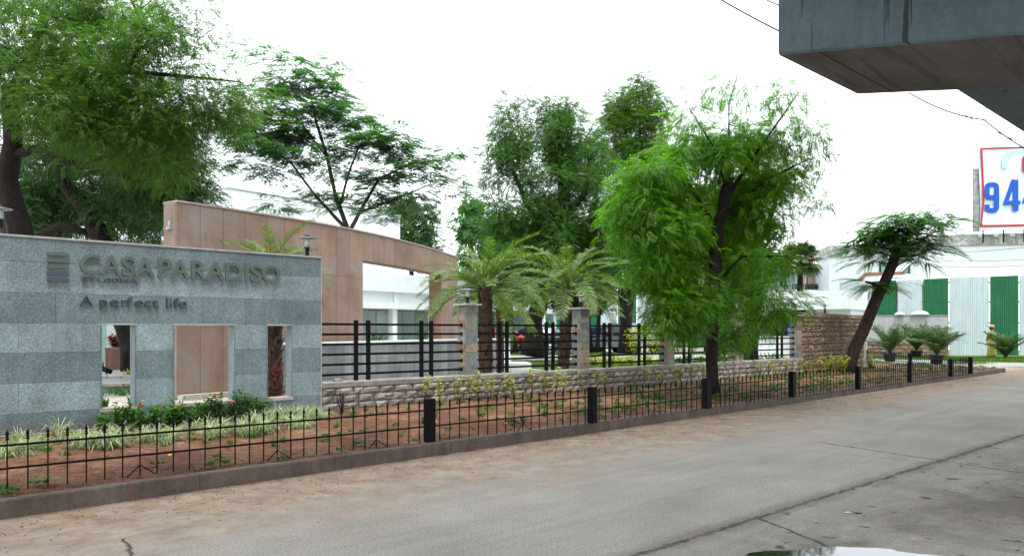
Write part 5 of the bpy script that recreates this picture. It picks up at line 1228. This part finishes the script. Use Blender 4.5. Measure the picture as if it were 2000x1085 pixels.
for i in range(105):
    px = R.uniform(-10, 632); 
    lo, hi = (.35, 1.75) if px < 180 else (1.0, 1.85) if px < 330 else (.7, 1.85) if px < 520 else (.22, 1.9)
    q = bedpt(px, R.uniform(lo, hi)); kd = (q-kerbpt(0)).dot(-KN)
    if kd < .75: continue
    s = R.choice((.45, .6, .75, .9)) if i % 9 else 1.15; o = tag(place('ribbon_grass', RB[i % 5], None, (q.x, q.y, soil_h(q.x, q.y)+.01), R.uniform(0, 6), (s, s, s*R.uniform(.8, 1.05))), 'arching tuft of white striped ribbon grass in front of the sign wall', 'grass tuft', 'tufts of white striped ribbon grass'); k += 1
print('ribbon', k)
IXF = mottled('pink blossom', (.72, .22, .20), .2, 30, .6).m; IXR = mottled('red blossom', (.6, .03, .03), .2, 30, .6).m; YEL = mottled('yellow blossom', (.8, .5, .01), .2, 30, .6).m
def bush(name, label, cat, q, h, wdt, leafm, n, ll, lw, seed, group=None, stems=5, flowers=(), mid=.35, bare=.35):
    R = random.Random(seed); q = Vector(q); t = thing(name, q, label, cat, group); m = MB(); V = []
    for s in range(stems):
        an = R.uniform(0, 6.28); rr = wdt*R.uniform(.2, .9); tip = q+Vector((math.cos(an)*rr, math.sin(an)*rr, h*R.uniform(.7, 1.))); mdl = q.lerp(tip, .5)+Vector((math.cos(an), math.sin(an), 0))*rr*.15
        m.tube([q, mdl, tip], [.007, .005, .003], 4, False)
        for i in range(n//stems):
            t_ = R.uniform(bare, 1.02); p = q.lerp(mdl, t_*2) if t_ < .5 else mdl.lerp(tip, t_*2-1); p = p+Vector((R.gauss(0, 1), R.gauss(0, 1), R.gauss(0, .6)))*wdt*.2
            a2 = R.uniform(0, 6.28); el = R.uniform(-.3, 1.); d = Vector((math.cos(a2)*math.cos(el), math.sin(a2)*math.cos(el), math.sin(el))); sd = d.cross(Vector((R.uniform(-.5, .5), R.uniform(-.5, .5), 1))).normalized()*lw/2; l = ll*R.uniform(.6, 1.15)
            V += [p, p+d*l*.5+sd, p+d*l-Vector((0, 0, .15*l)), p+d*l*.5-sd]
    m.build('stem', BARK, t); quads_obj('foliage', np.array([tuple(v) for v in V]), leafm, t)
    for i, (fm) in enumerate(flowers):
        an = R.uniform(0, 6.28); rr = wdt*R.uniform(.1, .7); c = q+Vector((math.cos(an)*rr, math.sin(an)*rr, h*R.uniform(.8, 1.08))); fmesh = MB()
        fmesh.lathe(c, [(.005, -.016), (.022, -.003), (.025, .006), (.015, .016), (.003, .02)], 9); fmesh.build('blossom', fm, t)
    return t
sh = [(203,.4,.36), (232,.45,.50), (262,.5,.52), (280,.40,.30), (306,.5,.46), (330,.45,.40), (352,.4,.52), (378,.45,.36), (398,.4,.52), (424,.42,.62), (448,.4,.42), (468,.35,.64), (492,.35,.55), (514,.35,.46)]
for i, (px, w, h) in enumerate(sh):
    q = bedpt(px, w); q.z = soil_h(q.x, q.y)
    fl = [IXF, IXF] if i in (9, 10) else [IXR] if i in (5, 2) else [IXF] if i in (8, 11, 1) else []
    where = 'below the leftmost wall opening' if px < 290 else 'below the middle wall opening' if px < 460 else 'left of the narrow wall opening'
    bush('flowering_shrub', ('pink flowering' if len(fl) > 1 else 'glossy green') + ' shrub %s, %s of its group' % (where, ['first', 'second', 'third', 'fourth', 'fifth', 'sixth', 'seventh'][i if i < 4 else i-4 if i < 11 else i-11]), 'shrub', q, h*.8, .15, L_IXO, 520, .055, .032, 100+i, 'glossy shrubs along the sign wall', 9, fl, bare=.02)
# cream variegated shrubs along the low stone wall
cream = [830, 858, 893, 918, 935, 956, 990, 1003, 1040, 1062, 1085, 1100, 1130, 1165, 1180, 1260, 1290, 1318, 1330, 1350, 1372, 1484, 1500, 1517, 1535, 1560, 1573, 1586, 1600]
for i, px in enumerate(cream):
    wv = .30+.15*(i % 3)-.1; 
    q = WF.p(WF.u(px, wv), wv, 0); q.z = soil_h(q.x, q.y)+.02
    NTH = ['first', 'second', 'third', 'fourth', 'fifth', 'sixth', 'seventh', 'eighth', 'ninth', 'tenth', 'eleventh', 'twelfth', 'thirteenth', 'fourteenth', 'fifteenth', 'sixteenth']
    zn = [(0, 1134, 'left of the second pier'), (1134, 1400, 'between the second pier and the front trunk'), (1400, 1565, 'between the front trunk and last pier'), (1565, 2000, 'before the brown rubble wall')]
    z0_, lab_ = next((a_, c_) for a_, b_, c_ in zn if a_ <= px < b_)
    bush('variegated_shrub', 'cream leaved sapling ' + lab_ + ', ' + NTH[sum(1 for q_ in cream if z0_ <= q_ < px)] + ' from left', 'shrub', q, R.uniform(.38, .60), .10, L_CREAM, 140, .065, .034, 140+i, 'cream leaved saplings along the low stone wall', 3, bare=.4)
tag(bush('dry_bush', 'leafless dry twig bush at the foot of the wall corner', 'shrub', Vector((*bedpt(668, .3).xy, .17)), .38, .26, L_CREAM, 12, .04, .02, 191, None, 14))
for i, (px, wv, lab) in enumerate(((1620, .5, 'bright yellow green shrub left of the leaning trunk'), (1645, .9, 'taller yellow green shrub beside the leaning trunk base'), (1700, 1.0, 'yellow green shrub right of the leaning trunk'))):
    q = RBF.p(RBF.u(px, wv), wv, .17); bush('croton_shrub', lab, 'shrub', q, .55, .2, L_CROT, 240, .11, .04, 200+i, None, 7, bare=.1)
# young plants all over the red soil (strap leaved and seedlings)
SP = [clump_mesh('young_plant', L_GRASS, 300+i, n=14, L=.22, w=.018, spread=.02, up=1.35, bend=1.1) for i in range(3)]
SD = [clump_mesh('seedling', L_IXO if i < 2 else L_CROT, 310+i, n=16, L=.09, w=.02, spread=.05, up=.9, bend=.8, h0=.03) for i in range(4)]
for i in range(110):
    a_ = R.uniform(.33, .97); b_ = R.uniform(.12, .88); q = soilpt(a_, b_)
    s = R.uniform(.7, 1.25); tag(place('young_plant', SP[i % 3], None, (q.x, q.y, soil_h(q.x, q.y)), R.uniform(0, 6), (s, s, s)), 'small strap leaved young plant growing in the red soil', 'plant', 'young strap leaved plants in the red soil')
V = []
for me, cnt, rng in ((SD, 330, (.18, .99)), (SD, 620, (.45, .99))):
    co = [np.array([v.co[:] for v in m_.vertices]) for m_ in me]
    for i in range(cnt):
        q = soilpt(R.uniform(*rng), R.random()**1.3); s = R.uniform(.5, 1.25); a = R.uniform(0, 6.28); c = co[R.choice((0, 1, 1, 0, 2, 3))]; ca, sa = math.cos(a)*s, math.sin(a)*s
        V.append(np.stack([c[:, 0]*ca-c[:, 1]*sa+q.x, c[:, 0]*sa+c[:, 1]*ca+q.y, c[:, 2]*s+soil_h(q.x, q.y)], 1))
quads_obj('seedlings', np.concatenate(V), L_GRASS, None, 'stuff')
for px, py in ((332, 891), (852, 825), (988, 828)):
    q = G(px, py, .2); m = MB(); m.lathe((q.x, q.y, .2), [(.004, 0), (.022, .012), (.024, .02), (.008, .03)], 8); tag(m.build('marigold', YEL), 'single yellow marigold blossom ' + ('near the left end of the railing' if px < 500 else 'just right of the nearest railing post' if px < 900 else 'midway between two railing posts'), 'flower')
# fallen leaves and litter
R = random.Random(9); V = []
for i in range(1800):
    q = soilpt(R.uniform(.15, .98), R.random()); z = soil_h(q.x, q.y)+.012; a = R.uniform(0, 6.28); d = Vector((math.cos(a), math.sin(a), R.uniform(-.2, .2))); s = Vector((-d.y, d.x, R.uniform(-.3, .3))); l = R.uniform(.02, .06); w = l*.35
    p = Vector((q.x, q.y, z)); V += [p-d*l/2, p+s*w/2, p+d*l/2, p-s*w/2]
for i in range(160):
    q = kerbpt(R.uniform(6, 27))+KN*abs(R.gauss(0, .8)); a = R.uniform(0, 6.28); d = Vector((math.cos(a), math.sin(a), 0)); s = Vector((-d.y, d.x, .3)); l = R.uniform(.02, .05); p = Vector((q.x, q.y, .008)); V += [p-d*l/2, p+s*l*.2, p+d*l/2, p-s*l*.2]
quads_obj('dry_leaves', np.array([tuple(v) for v in V]), mottled('dry leaf', (.26, .17, .10), .4, 20, .8).m, None, 'stuff')
# rubble bits on the low wall coping and soil rocks
for i, (px, w, s, lab) in enumerate(((660, -.1, .06, 'lump of dry mortar lying on the low wall coping'), (1592, -.1, .07, 'small stone lying on the coping before the last pier'))):
    q = WF.p(WF.u(min(px, 1530), w), w, .656); m = MB(); vs = []; n = 8
    for j in range(4):
        for k in range(n): a = 2*math.pi*k/n; rr_ = s*math.cos(j/3*1.3)*R.uniform(.75, 1.15); vs.append((q.x+rr_*1.4*math.cos(a), q.y+rr_*math.sin(a), q.z+s*.9*math.sin(j/3*1.5)))
    m.add(vs, [(j*n+k, j*n+(k+1) % n, (j+1)*n+(k+1) % n, (j+1)*n+k) for j in range(3) for k in range(n)]+[tuple(range(n))[::-1], tuple(range(3*n, 4*n))]); tag(m.build('stone', RUB), lab, 'stone')
for i in range(16):
    q = soilpt(R.uniform(.3, .6), R.uniform(.5, .97)); s = R.uniform(.03, .07); m = MB(); vs = []; n = 7
    for j in range(3):
        for k in range(n): a = 2*math.pi*k/n; rr_ = s*(1, .8, .3)[j]*R.uniform(.7, 1.2); vs.append((q.x+rr_*1.3*math.cos(a), q.y+rr_*math.sin(a), soil_h(q.x, q.y)+s*(0, .4, .6)[j]))
    m.add(vs, [(j*n+k, j*n+(k+1) % n, (j+1)*n+(k+1) % n, (j+1)*n+k) for j in range(2) for k in range(n)]+[tuple(range(2*n, 3*n))]); tag(m.build('stone', RUB), 'small pale stone lying on the red soil', 'stone', 'loose stones on the red soil')
# grass on lawn, verge, behind; shrubs in the yard
def grassfield(name, mat, region, n, h, w, seed, z):
    R = np.random.default_rng(seed); (x0, y0, x1, y1) = region; pts = []
    a = R.uniform(0, 1, (n, 2)); px = x0+(x1-x0)*a[:, 0]; Y0 = (CAMZ-z)*F/(y0-CY); Y1 = (CAMZ-z)*F/(y1-CY); Y = Y0+(Y1-Y0)*a[:, 1]; X = (px-CX)/F*Y
    an = R.uniform(0, 6.28, n); hh = h*R.uniform(.5, 1.2, n); p = np.stack([X, Y, np.full(n, z)], 1); s = np.stack([np.cos(an), np.sin(an), 0*an], 1)*w; l = np.stack([R.normal(0, .35, n)*hh, R.normal(0, .35, n)*hh, hh], 1)
    V = np.stack([p-s, p+s, p+l+s*.15, p+l-s*.15], 1); quads_obj(name, V, mat, None, 'stuff')
grassfield('lawn_grass', L_GRASS, (1000, 720, 1520, 704), 22000, .07, .008, 1, .205); grassfield('lawn_grass', L_GRASS, (1000, 694.5, 1480, 689.5), 16000, .08, .012, 2, .205)
grassfield('verge_grass', L_GRASS, (1850, 710, 2060, 697), 16000, .08, .01, 3, .1); grassfield('verge_grass', L_GRASS, (1705, 703, 1850, 694), 8000, .08, .012, 4, .1)
R = random.Random(15)
YB_ = [(1018,.6), (1040,.55), (1062,.5), (1085,.55), (1105,.5)]
for i, (px, h) in enumerate(YB_):
    q = P(px, 645, 47.2); q.z = .2; bush('hedge_plant', 'dark green hedge plant before the parked cars, %s from the left' % ('first', 'second', 'third', 'fourth', 'fifth')[i], 'shrub', q, h+.35, .55, L_DARK, 420, .2, .06, 400+i, 'hedge in front of the parked cars', 9, bare=.05)
for i, px in enumerate((1160, 1178, 1196, 1214, 1232, 1250, 1268, 1290)):
    q = P(px, 645, 27+R.uniform(-1.5, 1.5)); q.z = .2; bush('croton_shrub', 'yellow green croton bush on the lawn behind the third railing, ' + ('first', 'second', 'third', 'fourth', 'fifth', 'sixth', 'seventh', 'eighth')[i] + ' from left', 'shrub', q, .42, .22, L_CROT, 230, .12, .05, 420+i, 'croton bushes on the lawn', 7, bare=.05)
for i, (px, Y) in enumerate(((1325, 26), (1345, 27), (1368, 26.5), (1415, 26), (1482, 27.5), (1500, 28), (1518, 27))):
    q = P(px, 645, Y); q.z = .2; t = place('strap_leaf_plant', clump_mesh('strap_leaf_plant', L_IXO, 440+i, n=60, L=.75, w=.06, spread=.1, up=1.2, bend=1.4), None, q)
    tag(t, 'dark strap leaved lily behind the railing, ' + ('first', 'second', 'third', 'first', 'second', 'third', 'fourth')[i] + (' right of the front tree' if px > 1400 else ' left of the front tree'), 'plant', 'strap leaved lilies ' + ('right' if px > 1400 else 'left') + ' of the front tree')
for i, (px, py, Y) in enumerate(((1240, 0, 30), (1268, 0, 30.5))):
    q = P(px, 645, Y); q.z = .2; bush('young_tree', 'small bright leaved young tree before the silver van, ' + ('left one' if i == 0 else 'right one'), 'tree', q, 1.5, .5, L_CROT, 380, .15, .07, 460+i, None, 9, bare=.4)
for i, (px, Y) in enumerate(((722, 24), (738, 24.5), (826, 28))):
    q = P(px, 645, Y); q.z = .9; tag(place('potted_cycad', clump_mesh('potted_cycad', L_DARK, 470+i, n=40, L=.8, w=.05, spread=.05, up=1.2, bend=1.2), None, q), 'spiky dark plant just behind the grey planter wall, ' + ('left', 'middle', 'right')[i], 'plant')
# red leaved plants of the planter, and plants inside the openings
for i in range(4):
    q = PLANTER.p(.35+.42*i, -.4-.4*(i % 2), .9); bush('red_leaf_plant', 'dark red leaved plant in the brown stone planter, ' + ('first', 'second', 'third', 'fourth')[i] + ' from left', 'plant', q, .42, .25, L_RED, 260, .2, .06, 480+i, 'red leaved plants in the stone planter', 6, bare=.1)
q = P(548, 700, 13.6); q.z = .2; bush('red_leaf_plant', 'red twiggy plant beside the palm trunk in the narrow opening', 'plant', q, .75, .25, L_RED, 120, .13, .02, 495, None, 8, bare=.2)
for i, (px, Y, s, lab) in enumerate(((202, 12.4, .9, 'broad leaved green plant at the left edge of the small opening'), (256, 13.0, .8, 'broad leaved green plant at the right edge of the small opening'), (254, 19.5, 1.1, 'green sapling before the planter in the small opening'))):
    q = P(px, 645, Y); s *= .7; q.z = .2; tag(place('broad_leaf_plant', clump_mesh('broad_leaf_plant', L_IXO if i < 2 else L_CROT, 500+i, n=14, L=.55, w=.10, spread=.05, up=1.4, bend=.9), None, q, 0, (s, s, s)), lab, 'plant')
V = []
for i in range(500):
    a = R.uniform(0, 6.28); rr_ = R.uniform(1.85, 2.7); V += [v+Vector((-9.2+rr_*math.cos(a), 17.6+rr_*math.sin(a), .2)) for v in blades(3, .22, .03, .03, R, 1.2, 1.)]
quads_obj('ground_cover', np.array([tuple(v) for v in V]), L_IXO, None, 'stuff')

# ================================================================== parked vehicles
TYRE = Mat('tyre rubber', (.012, .012, .013), .8).m; RIM = Mat('alloy', (.45, .46, .47), .3, .5, .9).m; GLS = Mat('car glass', (.02, .025, .03), .05, .8).m
def car(label, loc, rz, paint, L=3.9, W=1.65, H=1.48, van=False):
    t = thing('parked_car', loc, label, 'car', None); c_, s_ = math.cos(rz), math.sin(rz); loc = Vector(loc)
    def T(x, y, z): return loc+Vector((x*c_-y*s_, x*s_+y*c_, z))
    pm2 = Mat('paint '+label[:12], paint, .25, .6); pm2.b.inputs['Coat Weight'].default_value = .6
    h2 = H; a = L/2
    prof = [(-a, .35), (-a+.03, .62), (-a+.12, .86), (-a+.75 if not van else -a+.3, .95)] ; 
    low = [(-a,.36), (-a,.66), (-a+.10,.84), (-a+.85,.95), (a-.25,.98), (a-.04,.90), (a,.62), (a-.02,.34)]
    m = MB(); n = len(low); rows_ = []
    for w in (-W/2, -W/2+.07, 0, W/2-.07, W/2):
        k = .93 if abs(w) == W/2 else 1; rows_.append([T(x*(.985 if k < 1 else 1), w, z*(k if z > .8 else 1)) for x, z in low])
    vs = [p for r_ in rows_ for p in r_]; m.add(vs, [(i*n+j, i*n+j+1, (i+1)*n+j+1, (i+1)*n+j) for i in range(4) for j in range(n-1)]+[((i+1)*n+n-1-0, (i+1)*n, i*n, i*n+n-1) for i in range(4)]+[tuple(range(n))[::-1], tuple(range(4*n, 5*n))], True); m.build('body', pm2.m, t)
    cab = [(-a+.8,.94), (-a+1.45,h2-.06), (-a+1.75,h2), (a-.8,h2-.01), (a-.45,h2-.10), (a-.10,.96)] if not van else [(-a+.7,.94), (-a+1.2,h2-.05), (-a+1.5,h2), (a-.25,h2), (a-.1,h2-.1), (a-.05,.96)]
    m = MB(); n = len(cab); vs = []
    for w, k in ((-W/2+.06, 0), (-W/2+.2, 1), (W/2-.2, 1), (W/2-.06, 0)): vs += [T(x*(1 if k else 1.0), w, z if k or z < 1 else z-.10) for x, z in cab]
    m.add(vs, [(i*n+j, i*n+j+1, (i+1)*n+j+1, (i+1)*n+j) for i in range(3) for j in range(n-1)]+[tuple(range(n))[::-1], tuple(range(3*n, 4*n))], True); m.build('cabin', pm2.m, t)
    for sgn in (-1, 1):
        for x0, x1, q0, q1 in ((-a+1.05, -a+1.85, -a+1.5, -a+1.85), (-a+1.93, a-1.0, -a+1.93, a-1.0), (a-.92, a-.35, a-.92, a-.65)):
            m = MB(); w = sgn*(W/2-.045); w2 = sgn*(W/2-.13); p = [T(x0, w, 1.0), T(x1, w, 1.0), T(q1, w2, h2-.2), T(q0, w2, h2-.2)]; m.add(p if sgn < 0 else p[::-1], [(0,1,2,3)]); m.build('window', GLS, t)
    m = MB(); m.add([T(-a+.82, -W/2+.16, .99), T(-a+.82, W/2-.16, .99), T(-a+1.38, W/2-.25, h2-.10), T(-a+1.38, -W/2+.25, h2-.10)], [(3,2,1,0)]); m.build('windscreen', GLS, t)
    m = MB(); xr = a-.03 if van else a-.12; m.add([T(xr+.02, -W/2+.16, 1.02), T(xr+.02, W/2-.16, 1.02), T(a-.05 if van else a-.40, W/2-.25, h2-.14), T(a-.05 if van else a-.40, -W/2+.25, h2-.14)], [(0,1,2,3)]); m.build('rear_window', GLS, t)
    for x in (-a+.72, a-.68):
        for sgn in (-1, 1):
            w_ = MB(); w_.tube([T(x, sgn*(W/2-.20), .31), T(x, sgn*(W/2-.01), .31)], .31, 18); wo = w_.build('wheel', TYRE, t)
            rm_ = MB(); rm_.tube([T(x, sgn*(W/2-.0), .31), T(x, sgn*(W/2+.012), .31)], .20, 12); rm_.v = [tuple(Vector(q)-org(t)) for q in rm_.v]; link('rim', rm_.mesh('rim', RIM), wo)
    LR = Mat('tail lamp', (.5, .01, .01), .2, .6).m if 'tail lamp' not in bpy.data.materials else bpy.data.materials['tail lamp']
    for sgn in (-1, 1):
        m = MB(); q = T(a-.01, sgn*(W/2-.10), .88); m.box(q, (.06, .17, .42 if van else .22), rz); m.build('tail_light', LR, t)
        m = MB(); q = T(-a+.06, sgn*(W/2-.22), .70); m.box(q, (.10, .32, .13), rz); m.build('headlight', lm_g, t)
    m = MB(); m.box(T(a+.005, 0, .45), (.08, W-.1, .2), rz); m.box(T(-a-.005, 0, .42), (.08, W-.1, .22), rz); m.build('bumper', TYRE if van else pm2.m, t)
    return t
q = P(1067, 645, 50); car('dark blue car parked under the trees beyond the lawn', (q.x, q.y, .2), rad(172), (.01, .03, .09), 4.1)
q = P(990, 645, 49.5); car('red car nose showing beside the building end', (q.x, q.y, .2), rad(185), (.42, .012, .015), 3.7)
q = P(1180, 645, 46.8); car('blue car standing left of the silver van', (q.x, q.y, .2), rad(160), (.05, .11, .26), 3.8, H=1.52)
q = P(1222, 645, 45); car('silver grey van with red tail light beside blue car', (q.x, q.y, .2), rad(-50), (.26, .29, .32), 4.3, 1.75, 1.72, True)

# ================================================================== standing woman at the hoarding
def skin_body(name, joints, edges, radii, mat, parent, sub=1, root=0):
    me = bpy.data.meshes.new(name); me.from_pydata(joints, edges, []); me.materials.append(mat); o = link(name, me, parent)
    me.skin_vertices.new() if hasattr(me.skin_vertices, 'new') else None
    md = o.modifiers.new('Skin', 'SKIN')
    if not me.skin_vertices: 
        bm = bmesh.new(); bm.from_mesh(me); bm.verts.layers.skin.verify(); bm.to_mesh(me); bm.free()
    sv_ = me.skin_vertices[0].data
    for i, r_ in enumerate(radii): sv_[i].radius = (r_, r_) if not isinstance(r_, tuple) else r_; sv_[i].use_root = (i == root)
    md.use_smooth_shade = True; s = o.modifiers.new('Sub', 'SUBSURF'); s.levels = s.render_levels = sub
    return o
pq = P(1937, 645, 40.3); wz = .1
woman = thing('person', (pq.x, pq.y, wz), 'woman in yellow green printed sari with orange headcloth standing with folded arms', 'person')
SKIN = mottled('brown skin', (.13, .06, .035), .1, 10, .5).m
SARI = mottled('yellow green sari print', (.36, .34, .06), .3, 14, .8, 60, dirt=(.08, .16, .05), dirt_lo=.5).m
HEAD = mottled('orange headcloth', (.62, .24, .12), .2, 20, .8).m; HAIR = Mat('dark hair', (.015, .012, .01), .6).m; BL = mottled('dark red blouse', (.16, .03, .04), .1, 9).m
J = [(0,0,.88), (0,0,1.08), (0,.01,1.24), (0,.01,1.34), (0,-.01,1.42), (0,-.02,1.50), (0,-.01,1.56),
     (-.16,0,1.27), (-.22,-.02,1.02), (-.10,-.17,.99), (.02,-.20,1.02), (.16,0,1.27), (.22,-.02,1.02), (.10,-.19,1.03), (-.02,-.22,1.07),
     (-.09,0,.84), (-.10,.0,.48), (-.10,.02,.10), (-.10,-.10,.04), (.09,0,.84), (.10,-.03,.48), (.10,.0,.10), (.11,-.12,.04)]
Ed = [(0,1),(1,2),(2,3),(3,4),(4,5),(5,6),(2,7),(7,8),(8,9),(9,10),(2,11),(11,12),(12,13),(13,14),(0,15),(15,16),(16,17),(17,18),(0,19),(19,20),(20,21),(21,22)]
Rr = [.14,.12,(.15,.11),.05,.07,.095,.06,.06,.045,.035,.025,.06,.045,.035,.025,.10,.065,.04,.03,.10,.065,.04,.03]
skin_body('body', J, Ed, Rr, SKIN, woman)
def local_lathe(name, prof, mat, sx=1., sy=1., wob=0, n=24, c=(0,0)):
    m = MB(); m.lathe((0,0,0), prof, n); R = random.Random(1)
    m.v = [((x*(1+wob*math.sin(9*math.atan2(y, x)+z*2))*sx+c[0]), y*(1+wob*math.sin(7*math.atan2(y, x)))*sy+c[1], z) for x, y, z in m.v]; return link(name, m.mesh(name, mat), woman)
local_lathe('sari_skirt', [(.23,.03), (.22,.2), (.19,.5), (.20,.75), (.19,.92), (.165,1.04)], SARI, 1.05, .85, .05)
local_lathe('blouse', [(.165,1.04), (.17,1.16), (.175,1.25), (.14,1.32), (.07,1.36)], BL, 1.12, .82)
m = MB()
for k in range(10):                                    # the loose end of the sari over the shoulder
    t0 = k/9; m.v += []
vs = []
for k in range(11):
    t0 = k/10; x = .19-.34*t0; z = .98+.36*t0; y = -.165+.03*math.sin(t0*3)
    vs += [(x-.09, y, z-.07), (x+.03, y-.025, z), (x+.12, y+.01, z+.05)]
for k in range(6): vs += [(-.21, .02+.05*k*.6, 1.34-.1*k), (-.13, .03+.05*k*.6, 1.36-.1*k), (-.04, .04+.05*k*.6, 1.35-.1*k)]
m.add(vs, [(i*3+j, i*3+j+1, (i+1)*3+j+1, (i+1)*3+j) for i in range(16) for j in range(2)], True); o = link('sari_drape', m.mesh('sari_drape', SARI), woman); o.modifiers.new('Solid', 'SOLIDIFY').thickness = .012
o = local_lathe('hair', [(.0,1.41), (.08,1.43), (.108,1.50), (.10,1.58), (.05,1.635), (.0,1.64)], HAIR, .98, .95, c=(0, .028))
o = local_lathe('headcloth', [(.118,1.56), (.124,1.60), (.115,1.65), (.08,1.69), (.01,1.70)], HEAD, 1.05, 1.1, .06, c=(0, .005))
m = MB(); m.tube([(0,-.102,1.53), (0,-.125,1.495), (0,-.108,1.488)], [.010,.016,.010], 6); link('nose', m.mesh('nose', SKIN), woman)
for sx_ in (-1, 1):
    m = MB(); m.lathe((sx_*.038, -.098, 1.522), [(.003,-.009), (.013,0), (.003,.009)], 8); link('eye', m.mesh('eye', lm_g), woman)
    m = MB(); m.lathe((sx_*.104, .0, 1.50), [(.004,-.03), (.016,0), (.004,.03)], 8); link('ear', m.mesh('ear', SKIN), woman)
m = MB(); m.tube([(-.028,-.100,1.462), (0,-.108,1.46), (.028,-.100,1.462)], [.005,.008,.005], 6); link('mouth', m.mesh('mouth', BL), woman)
for sx_, wx in ((-1, .02), (1, -.02)):                 # five fingers on each folded hand
    for k in range(5):
        b = Vector((wx-sx_*.0, -.21, 1.0+.014*k+(.03 if sx_ > 0 else 0))); L_ = (.035, .05, .055, .05, .04)[k]
        m = MB(); m.tube([b, b+Vector((-sx_*L_*.6, -.008, .0)), b+Vector((-sx_*L_, .01, -.004))], [.009, .0085, .006], 5); link('finger', m.mesh('finger', SKIN), woman)
print('objects', len(bpy.data.objects))
